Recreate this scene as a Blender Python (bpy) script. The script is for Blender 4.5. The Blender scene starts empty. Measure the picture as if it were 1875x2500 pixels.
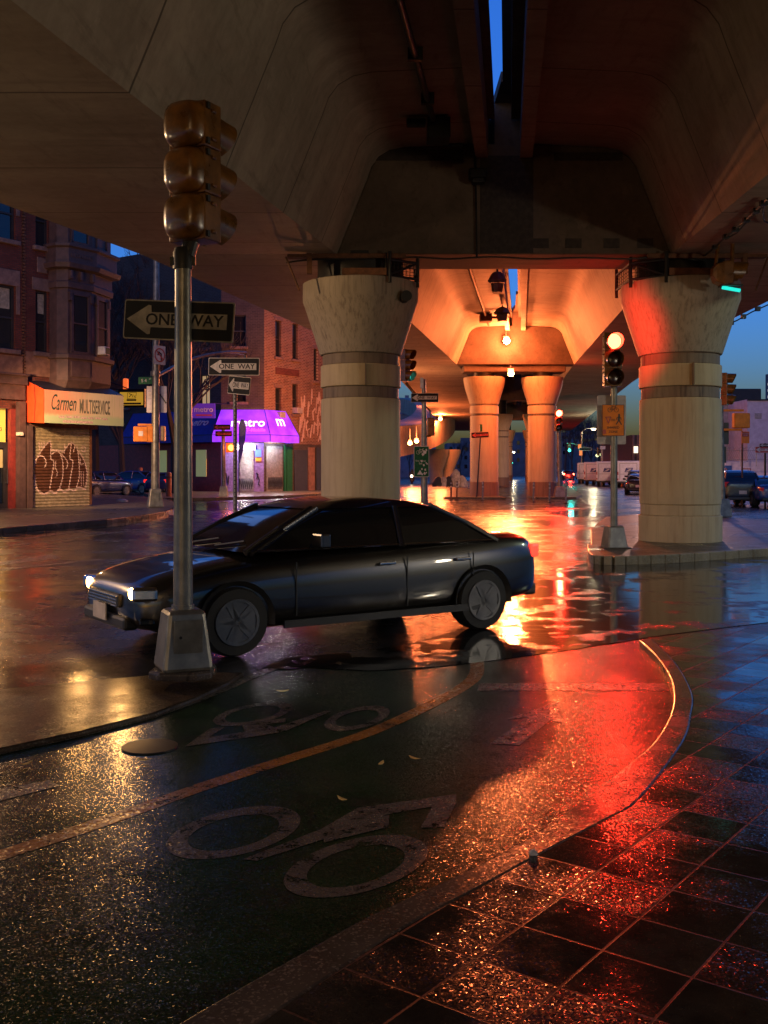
import bpy, bmesh, math, random
from math import radians as R, sin, cos, pi, atan2, sqrt, hypot
from mathutils import Vector, Matrix
random.seed(7)
scene = bpy.context.scene
COL = scene.collection

# ------------------------------------------------------------------ camera, sky, sun, exposure
EYE, F, CX, YH = 1.65, 2500.0, 937.5, 1148.0       # eye height (m); focal length, centre and horizon of the 1875x2500 photograph
cam_d = bpy.data.cameras.new('camera'); cam = bpy.data.objects.new('camera', cam_d); COL.objects.link(cam)
cam.location = (0, 0, EYE); cam.rotation_euler = (R(90), 0, 0)
cam_d.sensor_fit = 'VERTICAL'; cam_d.sensor_height = 36.0; cam_d.sensor_width = 27.0
cam_d.lens = 36.0; cam_d.shift_y = -102.0 / 2500.0
cam_d.clip_start = 0.05; cam_d.clip_end = 3000
scene.camera = cam

world = bpy.data.worlds.new('World'); scene.world = world; world.use_nodes = True
wt = world.node_tree; wt.nodes.clear()
sky = wt.nodes.new('ShaderNodeTexSky'); sky.sky_type = 'NISHITA'; sky.sun_disc = False
sky.sun_elevation = R(1.0); sky.sun_rotation = R(200); sky.altitude = 0; sky.ozone_density = 4.0
tint = wt.nodes.new('ShaderNodeMix'); tint.data_type = 'RGBA'; tint.blend_type = 'MULTIPLY'
tint.inputs['Factor'].default_value = 1.0; tint.inputs['B'].default_value = (0.85, 1.3, 2.1, 1)
bgn = wt.nodes.new('ShaderNodeBackground'); bgn.inputs['Strength'].default_value = 0.38
won = wt.nodes.new('ShaderNodeOutputWorld')
wt.links.new(sky.outputs[0], tint.inputs['A']); wt.links.new(tint.outputs['Result'], bgn.inputs[0]); wt.links.new(bgn.outputs[0], won.inputs[0])

sun_d = bpy.data.lights.new('sun', 'SUN'); sun = bpy.data.objects.new('sun', sun_d); COL.objects.link(sun)
sun_d.energy = 0.01; sun_d.angle = R(15); sun_d.color = (0.6, 0.75, 1.0); sun.rotation_euler = (R(70), 0, R(200))

vs = scene.view_settings
vs.view_transform = 'Standard'; vs.look = 'None'; vs.exposure = 0.0; vs.gamma = 1.0; vs.use_curve_mapping = False
scene.cycles.use_denoising = True
scene.cycles.max_bounces = 6; scene.cycles.diffuse_bounces = 4; scene.cycles.glossy_bounces = 4
scene.cycles.transmission_bounces = 4; scene.cycles.sample_clamp_indirect = 6.0; scene.cycles.sample_clamp_direct = 0
scene.cycles.caustics_reflective = False; scene.cycles.caustics_refractive = False
scene.cycles.use_light_tree = True

def P(x, y, Y): return Vector(((x - CX) / F * Y, Y, EYE - (y - YH) / F * Y))      # photo point at a known distance
def G(x, y, z=0.0):                                                              # photo point on the level z
    Y = (EYE - z) * F / (y - YH); return Vector(((x - CX) / F * Y, Y, z))

# ------------------------------------------------------------------ materials
class NT:
    def __init__(s, name):
        s.m = bpy.data.materials.new(name); s.m.use_nodes = True; s.t = s.m.node_tree; s.t.nodes.clear()
        s.o = s.n('ShaderNodeOutputMaterial'); s.b = s.n('ShaderNodeBsdfPrincipled')
        s.l(s.b.outputs[0], s.o.inputs[0]); s.tc = s.n('ShaderNodeTexCoord').outputs['Object']
    def n(s, t, **k):
        nd = s.t.nodes.new(t)
        for a, v in k.items(): setattr(nd, a, v)
        return nd
    def l(s, a, b): s.t.links.new(a, b)
    def put(s, sock, v):
        if hasattr(v, 'is_output'): s.l(v, sock)
        else: sock.default_value = v
    def math(s, op, a, b=0.0, c=0.0, clamp=False):
        nd = s.n('ShaderNodeMath', operation=op, use_clamp=clamp)
        for i, v in enumerate((a, b, c)): s.put(nd.inputs[i], v)
        return nd.outputs[0]
    def vmath(s, op, a, b=(0, 0, 0)):
        nd = s.n('ShaderNodeVectorMath', operation=op); s.put(nd.inputs[0], a); s.put(nd.inputs[1], b); return nd.outputs[0]
    def mapv(s, sc=(1, 1, 1), rz=0, loc=(0, 0, 0), v=None):
        nd = s.n('ShaderNodeMapping'); nd.inputs['Scale'].default_value = sc; nd.inputs['Rotation'].default_value = (0, 0, rz)
        nd.inputs['Location'].default_value = loc; s.l(v or s.tc, nd.inputs['Vector']); return nd.outputs[0]
    def noise(s, scale, detail=4, rough=.55, v=None, dist=0.0):
        nd = s.n('ShaderNodeTexNoise'); nd.inputs['Scale'].default_value = scale; nd.inputs['Detail'].default_value = detail
        nd.inputs['Roughness'].default_value = rough; nd.inputs['Distortion'].default_value = dist
        s.l(v or s.tc, nd.inputs['Vector']); return nd.outputs[0]
    def noise_col(s, scale):
        nd = s.n('ShaderNodeTexNoise'); nd.inputs['Scale'].default_value = scale; nd.inputs['Detail'].default_value = 5; s.l(s.tc, nd.inputs['Vector']); return nd.outputs['Color']
    def n_col(s, c): return s.vmath('MULTIPLY', c, (.5, .5, 0))
    def ramp(s, f, stops):
        nd = s.n('ShaderNodeValToRGB'); el = nd.color_ramp.elements
        while len(el) < len(stops): el.new(0.5)
        for e, (p, c) in zip(el, stops):
            e.position = p; e.color = c if len(c) == 4 else (*c, 1)
        s.l(f, nd.inputs[0]); return nd.outputs[0]
    def fac(s, f, lo, hi, a=0.0, b=1.0):
        nd = s.n('ShaderNodeMapRange'); nd.interpolation_type = 'SMOOTHSTEP'; s.put(nd.inputs[0], f)
        for i, v in enumerate((lo, hi, a, b)): s.put(nd.inputs[i + 1], v)
        return nd.outputs[0]
    def mix(s, f, a, b, mode='MIX'):
        nd = s.n('ShaderNodeMix', data_type='RGBA', blend_type=mode); s.put(nd.inputs['Factor'], f)
        for k, v in (('A', a), ('B', b)): s.put(nd.inputs[k], (*v, 1) if isinstance(v, tuple) and len(v) == 3 else v)
        return nd.outputs['Result']
    def bump(s, h, strength, dist=.01, nrm=None):
        nd = s.n('ShaderNodeBump'); nd.inputs['Strength'].default_value = strength; nd.inputs['Distance'].default_value = dist
        s.l(h, nd.inputs['Height'])
        if nrm: s.l(nrm, nd.inputs['Normal'])
        return nd.outputs[0]
    def set(s, **k):
        for a, v in k.items():
            sock = s.b.inputs[a.replace('_', ' ')]
            if isinstance(v, tuple) and len(v) == 3 and sock.type == 'RGBA': v = (*v, 1)
            s.put(sock, v)
        return s.m

def simple(name, c, rough=.6, metal=0.0, var=.25, scale=3.0, bump=.0, bscale=40, coat=0.0, rvar=.1, spec=.5):
    t = NT(name); n = t.noise(scale, 5, .6)
    col = t.mix(t.fac(n, .35, .7), tuple(x * (1 - var) for x in c), tuple(min(1, x * (1 + var * .5)) for x in c))
    k = dict(Base_Color=col, Roughness=t.math('MULTIPLY_ADD', n, rvar * 2, rough - rvar), Metallic=metal, Coat_Weight=coat, Specular_IOR_Level=spec)
    if bump: k['Normal'] = t.bump(t.noise(bscale, 4), bump, .01)
    return t.set(**k)

def emit(name, c, s, base=None):
    t = NT(name); return t.set(Base_Color=base or c, Emission_Color=c, Emission_Strength=s, Roughness=.4)

M = {}
def mk_concrete(name, base, dark, joint=None, stain=.5, board=True, jdark=.25):
    t = NT(name)
    n1 = t.noise(.55, 6, .62); n2 = t.noise(7, 5, .6); n3 = t.noise(.9, 5, .65, v=t.mapv((.5, 3.0, .5)))
    c = t.mix(t.fac(n1, .38, .66), dark, base)
    c = t.mix(t.math('MULTIPLY', t.fac(n3, .46, .70), stain), c, tuple(x * .45 for x in dark))
    c = t.mix(.35, c, t.mix(t.fac(n2, .3, .7), tuple(x * .75 for x in base), tuple(x * 1.12 for x in base)))
    n4 = t.noise(2.2, 8, .7, v=t.mapv((2.2, .25, 2.2))); c = t.mix(t.math('MULTIPLY', t.fac(n4, .54, .68), .42), c, tuple(x * .6 for x in dark))
    n5 = t.noise(1.7, 7, .7); c = t.mix(t.math('MULTIPLY', t.fac(n5, .60, .70), .35), c, tuple(min(1, x * 1.35) for x in base))
    h = t.math('ADD', t.math('MULTIPLY', n2, .5), t.math('MULTIPLY', t.noise(60, 3), .15))
    if joint:
        sp, off = joint; sx = t.n('ShaderNodeSeparateXYZ'); t.l(t.tc, sx.inputs[0])
        wob = t.math('MULTIPLY', t.math('SUBTRACT', t.noise(1.1, 2), .5), .05)
        f = t.math('FRACT', t.math('DIVIDE', t.math('ADD', t.math('SUBTRACT', sx.outputs[1], off), wob), sp))
        d = t.math('ABSOLUTE', t.math('SUBTRACT', f, .5)); ln = t.fac(d, .4915, .496)
        c = t.mix(t.math('MULTIPLY', ln, .85), c, tuple(x * jdark for x in dark))
        h = t.math('SUBTRACT', h, t.math('MULTIPLY', ln, 1.2))
    return t.set(Base_Color=c, Roughness=t.math('MULTIPLY_ADD', n2, .2, .62), Normal=t.bump(h, .45, .02), Specular_IOR_Level=.3)
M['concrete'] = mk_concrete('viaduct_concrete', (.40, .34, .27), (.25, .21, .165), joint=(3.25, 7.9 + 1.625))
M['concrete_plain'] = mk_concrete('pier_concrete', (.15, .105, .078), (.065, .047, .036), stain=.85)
def mk_streak(name, base, dark, amt, vs=(3.6, 3.6, .22)):
    t = NT(name); v = t.mapv(vs); n1 = t.noise(2.6, 8, .7, v=v); n2 = t.noise(.8, 6, .65); n3 = t.noise(14, 5, .6)
    c = t.mix(t.math('MULTIPLY', t.fac(n1, .45, .72), amt), base, dark)
    c = t.mix(t.math('MULTIPLY', t.fac(n2, .5, .7), .45), c, tuple(x * .72 for x in base))
    ch = t.fac(t.noise(11, 9, .75, v=t.mapv((1, 1, .45))), .685, .72)
    c = t.mix(t.math('MULTIPLY', ch, amt * .6), c, tuple(x * .6 for x in dark))
    return t.set(Base_Color=c, Roughness=t.math('MULTIPLY_ADD', n3, .25, .5), Normal=t.bump(n3, .25, .01), Specular_IOR_Level=.35)
M['col_paint'] = mk_streak('painted_column', (.46, .37, .235), (.27, .19, .11), .6)
M['col_raw'] = mk_streak('weathered_column', (.34, .29, .235), (.13, .10, .08), .8, (6.5, 6.5, .55))
M['col_band'] = mk_streak('column_band', (.20, .15, .11), (.06, .04, .035), .9)
M['patch_dark'] = simple('dark_concrete_patch', (.045, .032, .026), .8, 0, .4, 9, .2, 40)
M['awn_top'] = simple('dark_awning_vinyl', (.02, .022, .035), .5)
M['col_base'] = mk_streak('column_base', (.22, .13, .085), (.08, .05, .035), .8)

def flakes(t, sc, amp, nrm=None):
    """stone chips of the surface, each with its own tilt"""
    vor = t.n('ShaderNodeTexVoronoi'); vor.inputs['Scale'].default_value = sc; vor.inputs['Randomness'].default_value = 1.0; t.l(t.tc, vor.inputs['Vector'])
    wn = t.n('ShaderNodeTexWhiteNoise'); wn.noise_dimensions = '3D'; t.l(vor.outputs['Color'], wn.inputs['Vector'])
    d = t.vmath('SUBTRACT', vor.outputs['Color'], (.5, .5, .5)); d = t.vmath('MULTIPLY', d, (1, 1, 0))
    sc_ = t.n('ShaderNodeVectorMath', operation='SCALE'); t.l(d, sc_.inputs[0]); t.put(sc_.inputs['Scale'], t.math('MULTIPLY', t.math('MULTIPLY_ADD', t.math('POWER', wn.outputs['Value'], 1.6), .9, .1), amp))
    if nrm is None: nrm = t.n('ShaderNodeNewGeometry').outputs['Normal']
    return t.vmath('NORMALIZE', t.vmath('ADD', nrm, sc_.outputs[0])), wn.outputs['Value']
def mk_asphalt(name, base, wet=.5, green=None, amp=.5, sc=100, rlo=.08, rhi=.2, spec=.5):
    t = NT(name); big = t.noise(.45, 5, .6); mid = t.noise(2.3, 6, .65)
    w = t.fac(t.math('ADD', t.math('MULTIPLY', big, .65), t.math('MULTIPLY', mid, .35)), wet - .06, wet + .08)
    nr, rv = flakes(t, sc, t.math('MULTIPLY_ADD', w, -.72 * amp, amp))
    c = t.mix(t.fac(mid, .3, .7), tuple(x * .55 for x in base), base)
    if green: c = t.mix(t.fac(t.noise(3.1, 8, .75), .5, .66), c, green)
    c = t.mix(t.math('MULTIPLY', t.fac(rv, .75, 1.0), .6), c, tuple(min(.3, x * 2.6) for x in base))
    crk = t.n('ShaderNodeTexVoronoi', feature='DISTANCE_TO_EDGE'); crk.inputs['Scale'].default_value = .55; t.l(t.vmath('ADD', t.tc, t.n_col(t.noise_col(1.3))), crk.inputs['Vector'])
    ck = t.math('MULTIPLY', t.math('SUBTRACT', 1.0, t.fac(crk.outputs['Distance'], .002, .008)), t.fac(t.noise(.35, 3), .5, .6))
    c = t.mix(t.math('MULTIPLY', ck, .8), c, (.004, .004, .004))
    rough = t.math('MULTIPLY_ADD', w, rlo - rhi, rhi)
    nr = t.bump(mid, .10, .02, nr)
    sv = t.fac(t.noise(1.7, 8, .72), .36, .60, spec * .25, spec)
    return t.set(Base_Color=c, Roughness=rough, Normal=nr, Specular_IOR_Level=sv, IOR=1.4)
M['road'] = mk_asphalt('wet_asphalt', (.026, .024, .024), wet=.50, amp=.42, sc=110, rlo=.15, rhi=.28, spec=.5)
M['lane'] = mk_asphalt('wet_green_lane', (.007, .024, .009), wet=.60, green=(.012, .012, .011), amp=.40, sc=165, rlo=.14, rhi=.22, spec=.40)
M['walk'] = mk_asphalt('wet_pavement', (.115, .098, .068), wet=.58, amp=.4, sc=70, rlo=.16, rhi=.40, spec=.28)
M['kerb_pale'] = mk_asphalt('pale_kerb', (.27, .235, .16), wet=.55, amp=.4, sc=90, rlo=.2, rhi=.4, spec=.3)
M['island'] = mk_asphalt('wet_island_flags', (.050, .034, .023), wet=.45, amp=.6, sc=110, rlo=.30, rhi=.45, spec=.16)
M['kerb'] = mk_asphalt('granite_kerb', (.075, .06, .05), wet=.45, amp=.42, sc=120, rlo=.18, rhi=.36, spec=.4)
def mk_tiles():
    t = NT('wet_paving_tiles'); v = t.mapv((1 / .3066,) * 3, 0, (0, 0, 0), v=t.vmath('SUBTRACT', t.tc, (.484, 3.603, 0)))
    nd = t.n('ShaderNodeVectorRotate'); nd.rotation_type = 'Z_AXIS'; nd.inputs['Angle'].default_value = R(37.0); t.l(v, nd.inputs['Vector'])
    vr = nd.outputs[0]; cell = t.vmath('FLOOR', vr); fr = t.vmath('FRACTION', vr)
    sx = t.n('ShaderNodeSeparateXYZ'); t.l(fr, sx.inputs[0])
    ex = t.math('ABSOLUTE', t.math('SUBTRACT', sx.outputs[0], .5)); ey = t.math('ABSOLUTE', t.math('SUBTRACT', sx.outputs[1], .5))
    joint = t.fac(t.math('MAXIMUM', ex, ey), .480, .492)
    wn = t.n('ShaderNodeTexWhiteNoise'); wn.noise_dimensions = '2D'; t.l(cell, wn.inputs['Vector'])
    rnd = wn.outputs['Value']; rc = wn.outputs['Color']
    mid = t.noise(5, 6, .68); big = t.noise(1.3, 5, .6); blot = t.noise(9, 7, .7)
    c = t.mix(rnd, (.014, .012, .011), (.030, .025, .022)); c = t.mix(t.fac(mid, .35, .7), c, (.010, .009, .008)); c = t.mix(t.math('MULTIPLY', t.fac(blot, .62, .7), .5), c, (.05, .042, .036))
    c = t.mix(joint, c, (.004, .004, .004))
    sepc = t.n('ShaderNodeSeparateXYZ'); t.l(rc, sepc.inputs[0])
    wet = t.fac(t.math('ADD', t.math('ADD', t.math('MULTIPLY', rnd, .24), t.math('MULTIPLY', big, .8)), t.math('MULTIPLY', mid, .35)), .50, .80)
    tilt = t.vmath('MULTIPLY', t.vmath('SUBTRACT', rc, (.5, .5, .5)), (.03, .03, 0))
    geo = t.n('ShaderNodeNewGeometry'); nrm = t.vmath('NORMALIZE', t.vmath('ADD', geo.outputs['Normal'], tilt))
    nr, rv = flakes(t, 165, t.math('MULTIPLY_ADD', wet, -.46, .52), nrm)
    rough = t.math('ADD', t.math('MULTIPLY_ADD', wet, -.17, .26), t.math('MULTIPLY', joint, .4))
    nr = t.bump(t.math('SUBTRACT', t.math('MULTIPLY', mid, .6), t.math('MULTIPLY', joint, .5)), .15, .004, nr)
    return t.set(Base_Color=c, Roughness=rough, Normal=nr, Specular_IOR_Level=t.fac(t.noise(4, 8, .72), .34, .62, .10, .42))
M['tiles'] = mk_tiles()
def mk_water():
    t = NT('puddle_water'); v = t.mapv((1.0, 2.6, 1)); n = t.noise(2.2, 3, .5, v=v); n2 = t.noise(13, 2, .5, v=v)
    br = t.noise(1.7, 6, .65); f = t.noise(150, 2, .6); dry = t.fac(br, .52, .62)
    nr = t.bump(t.math('MULTIPLY', f, dry), .6, .004); nr = t.bump(t.math('ADD', n, t.math('MULTIPLY', n2, .10)), .022, .05, nr)
    return t.set(Base_Color=(.012, .011, .011), Roughness=t.math('MULTIPLY_ADD', dry, .14, .085), Normal=nr, Specular_IOR_Level=.6, IOR=1.36)
M['water'] = mk_water()
def mk_marking(name, c, wear=.5, amp=.4):
    t = NT(name); n = t.noise(7, 9, .75); f = t.noise(90, 3, .7); nr, rv = flakes(t, 110, amp)
    col = t.mix(t.fac(n, .35, .62), c, tuple(x * .55 for x in c)); col = t.mix(t.math('MULTIPLY', f, .5), col, tuple(x * .4 for x in c))
    t.set(Base_Color=col, Roughness=t.math('MULTIPLY_ADD', n, .25, .15), Normal=nr, Specular_IOR_Level=.45)
    hole = t.fac(t.math('ADD', t.math('MULTIPLY', n, .7), t.math('MULTIPLY', f, .3)), .60 - wear * .12, .64 - wear * .12)
    tr = t.n('ShaderNodeBsdfTransparent'); mx = t.n('ShaderNodeMixShader'); t.l(hole, mx.inputs[0]); t.l(t.b.outputs[0], mx.inputs[1]); t.l(tr.outputs[0], mx.inputs[2]); t.l(mx.outputs[0], t.o.inputs[0])
    return t.m
M['mark_white'] = mk_marking('worn_white_marking', (.16, .14, .125), .55)
M['mark_bike'] = mk_marking('worn_bicycle_marking', (.11, .092, .084), .5)
M['mark_yellow'] = mk_marking('worn_yellow_marking', (.36, .14, .022), .45)
M['mark_post'] = simple('post_sleeve', (.30, .26, .23), .5, 0, .3, 8)
M['steel'] = simple('galvanised_steel', (.21, .20, .17), .36, .45, .35, 5, .08, 60)
M['steel_dull'] = simple('dull_steel', (.23, .22, .20), .5, .5, .3, 4)
M['sig_yellow'] = simple('signal_yellow_paint', (.17, .068, .010), .30, 0, .45, 7, .12, 30, coat=.35)
M['sig_orange'] = simple('signal_orange_paint', (.62, .20, .028), .6, 0, .2, 6, spec=.2)
M['sig_dark'] = simple('signal_dark', (.02, .018, .016), .5)
M['lens_off'] = simple('unlit_lens', (.05, .02, .015), .2)
M['iron'] = simple('black_iron', (.016, .015, .015), .5, .3)
M['rust'] = simple('rusty_steel', (.16, .065, .03), .7, .2, .4, 6, .2)
M['bollard'] = simple('rust_orange_paint', (.33, .09, .025), .55, 0, .35, 8)
M['sign_black'] = simple('sign_black', (.012, .011, .010), .6, spec=.2)
M['sign_white'] = simple('sign_white', (.62, .56, .47), .55, 0, .2, 8, spec=.25)
M['sign_dim'] = simple('dim_sign_white', (.32, .28, .22), .6, 0, .3, 9, spec=.2)  # sign white darkened for grime and the weak light on the near sign
M['sign_back'] = simple('bare_sign_back', (.42, .38, .40), .5, .2, .25, 6)
M['sign_green'] = simple('sign_green', (.012, .10, .035), .6, 0, .3, 14, spec=.2)
M['sign_orange'] = simple('sign_orange', (.88, .24, .035), .6, 0, .12, 6, spec=.2)
M['sign_red'] = simple('sign_red', (.50, .05, .03), .45)
M['sign_yellow'] = simple('sign_yellow', (.75, .44, .05), .5)
M['ink'] = simple('black_ink', (.012, .012, .012), .5)
M['tyre'] = simple('tyre_rubber', (.014, .014, .014), .75)
M['rim'] = simple('wheel_rim', (.14, .14, .14), .35, .6)
M['glass_car'] = NT('car_glass').set(Base_Color=(.008, .009, .010), Roughness=.06, Specular_IOR_Level=.8)
M['chrome'] = NT('chrome').set(Base_Color=(.6, .6, .6), Roughness=.15, Metallic=1.0)
M['plastic_black'] = simple('black_plastic', (.02, .02, .02), .5)
def paint(name, c, rough=.25): return simple(name, c, rough, 0, .1, 2, coat=.35, rvar=.03)
M['car_black'] = paint('black_car_paint', (.022, .020, .021)); M['car_char'] = simple('charcoal_car_paint', (.007, .006, .005), .32, 0, .15, 2, coat=.9, rvar=.04)
M['car_blue'] = paint('blue_car_paint', (.02, .055, .20)); M['car_navy'] = paint('navy_car_paint', (.012, .025, .10))
M['truck_white'] = simple('white_truck_paint', (.70, .67, .64), .4, 0, .12, 3)
def mk_brick(name, c1, c2, mortar, sc=1.0):
    t = NT(name); br = t.n('ShaderNodeTexBrick'); sx = t.n('ShaderNodeSeparateXYZ'); t.l(t.tc, sx.inputs[0])
    cb = t.n('ShaderNodeCombineXYZ'); t.l(sx.outputs[0], cb.inputs[0]); t.l(sx.outputs[2], cb.inputs[1]); t.l(cb.outputs[0], br.inputs['Vector'])
    br.inputs['Scale'].default_value = 1.0; br.inputs['Brick Width'].default_value = .22 * sc; br.inputs['Row Height'].default_value = .075 * sc
    br.inputs['Mortar Size'].default_value = .010 * sc; br.inputs['Color1'].default_value = (*c1, 1); br.inputs['Color2'].default_value = (*c2, 1); br.inputs['Mortar'].default_value = (*mortar, 1)
    n = t.noise(1.1, 6, .65); c = t.mix(t.math('MULTIPLY', t.fac(n, .45, .75), .55), br.outputs[0], tuple(x * .5 for x in c2))
    return t.set(Base_Color=c, Roughness=.8, Normal=t.bump(t.math('SUBTRACT', 1.0, br.outputs['Fac']), .5, .012), Specular_IOR_Level=.25)
M['brick_red'] = mk_brick('red_brick', (.17, .042, .030), (.11, .026, .020), (.06, .040, .035))
M['brick_dark'] = mk_brick('dark_brick', (.21, .085, .055), (.11, .05, .038), (.32, .22, .17), 1.5)
M['brick_old'] = mk_brick('sooty_brick', (.075, .055, .05), (.05, .038, .036), (.10, .08, .07), 1.5)
M['stone'] = simple('brownstone_trim', (.19, .11, .09), .75, 0, .3, 5, .2, 30)
M['brownstone'] = simple('brownstone_painted', (.085, .045, .040), .65, 0, .3, 4, .2, 24)
M['timber_dark'] = simple('dark_frame_paint', (.03, .026, .028), .5)
M['tail_dim'] = emit('dim_tail_lamp', (1, .03, .015), .9)
M['pane'] = NT('dark_window_pane').set(Base_Color=(.010, .012, .016), Roughness=.05, Specular_IOR_Level=.8)
M['stucco'] = simple('tan_stucco', (.24, .115, .075), .8, 0, .3, 4, .25, 30)
M['shutter'] = simple('roller_shutter_metal', (.38, .31, .19), .42, .35, .3, 7)
M['shutter_grey'] = simple('grey_shutter_metal', (.30, .29, .27), .45, .4, .3, 7)
M['graf_dark'] = simple('brown_graffiti_paint', (.085, .032, .014), .5, 0, .3, 8)
M['graf_white'] = simple('pale_graffiti_paint', (.62, .44, .38), .5, 0, .35, 18)
M['graf_black'] = simple('black_graffiti_paint', (.02, .018, .02), .6)
M['awn_orange'] = simple('orange_awning_vinyl', (.80, .085, .02), .5, 0, .12, 4)
def mk_awn():
    t = NT('faded_awning_vinyl'); v = t.mapv((9, 9, .5)); n = t.noise(2.2, 5, .65, v=v); big = t.noise(1.2, 4, .6)
    sx = t.n('ShaderNodeSeparateXYZ'); t.l(t.tc, sx.inputs[0])
    c = t.mix(t.fac(t.math('ADD', t.math('MULTIPLY', sx.outputs[0], .25), t.math('MULTIPLY', big, .5)), .35, .95), (.72, .24, .14), (.60, .50, .32))
    c = t.mix(t.math('MULTIPLY', t.fac(n, .5, .68), .6), c, (.42, .42, .20))
    low = t.fac(t.math('ADD', sx.outputs[2], t.math('MULTIPLY', n, .35)), 3.78, 3.98)
    c = t.mix(t.math('SUBTRACT', 1.0, low), c, (.42, .50, .28))  # green-yellow lamp light along the lower front, painted into the vinyl colour
    return t.set(Base_Color=c, Roughness=.55)
M['awn_faded'] = mk_awn()
M['awn_blue'] = simple('blue_awning_vinyl', (.03, .03, .34), .5, 0, .2, 4)
def mk_awn_lit():
    t = NT('lit_purple_awning'); n = t.noise(.9, 3, .5)
    c = t.mix(t.fac(n, .3, .7), (.12, .018, .72), (.33, .05, 1.0))
    return t.set(Base_Color=(.2, .02, .5), Emission_Color=c, Emission_Strength=1.35, Roughness=.5)
M['awn_lit'] = mk_awn_lit()
M['purple_paint'] = simple('purple_paint', (.26, .20, .52), .5, 0, .3, 5)
M['red_paint'] = simple('red_shopfront_paint', (.22, .03, .025), .5, 0, .3, 5)
M['letter_lit'] = emit('lit_lettering', (1, .95, 1), 1.5)
M['letter_pink'] = emit('lit_pink_lettering', (1, .1, .55), .9)
M['lettering_pale'] = simple('pale_lettering', (.55, .5, .7), .5)
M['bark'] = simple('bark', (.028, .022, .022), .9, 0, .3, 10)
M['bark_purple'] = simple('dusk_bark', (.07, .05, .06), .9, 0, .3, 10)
M['tarp'] = simple('pale_tarpaulin', (.45, .34, .26), .7, 0, .4, 5)
M['tarp_dark'] = simple('dark_tarpaulin', (.03, .025, .025), .7)
M['lavender'] = simple('painted_block_wall', (.40, .37, .44), .7, 0, .15, 2, .1, 20)
M['greywall'] = simple('grey_render', (.30, .27, .27), .75, 0, .2, 2, .1, 20)
M['farwall'] = simple('far_facade', (.16, .13, .16), .7, 0, .3, .4)
M['blueglass'] = simple('bluish_facade', (.10, .12, .22), .3, .1, .3, .3)
M['leaf'] = simple('yellow_leaf', (.55, .36, .10), .6)
M['litter'] = simple('white_litter', (.6, .55, .52), .7)
M['cone'] = simple('cone_orange', (.75, .16, .03), .5)
M['na_bulb'] = emit('sodium_bulb', (1, .42, .12), 160)
M['na_bulb_far'] = emit('far_sodium_bulb', (1, .40, .09), 45)
M['warm_bulb'] = emit('warm_white_bulb', (1, .85, .5), 22)
M['white_win'] = emit('lit_window', (1, .85, .6), 1.6)
M['dim_win'] = emit('dim_lit_window', (1, .62, .28), .35)
M['win_green'] = emit('green_lit_window', (.7, .75, .25), .13)
M['red_on'] = emit('red_signal_lens', (1, .030, .012), 45)
M['red_far'] = emit('far_red_lens', (1, .05, .02), 60)
M['teal_on'] = emit('green_signal_lens', (.02, .85, .72), 1.0)
M['teal_far'] = emit('far_green_lens', (.03, 1, .75), 9)
M['tail_on'] = emit('lit_tail_lamp', (1, .03, .015), 3.5)
M['tail_far'] = emit('far_tail_lamp', (1, .06, .03), 40)
M['tail_off'] = NT('tail_lamp').set(Base_Color=(.25, .012, .01), Roughness=.15, Emission_Color=(1, .03, .02, 1), Emission_Strength=.08)
M['head_on'] = emit('lit_headlamp', (1, .47, .12), 42)
M['hand_on'] = emit('lit_hand_signal', (1, .22, .03), 9)
M['plate_lit'] = emit('lit_number_plate', (.8, .95, .8), .7)
M['plate'] = simple('number_plate', (.6, .5, .42), .5)
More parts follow.
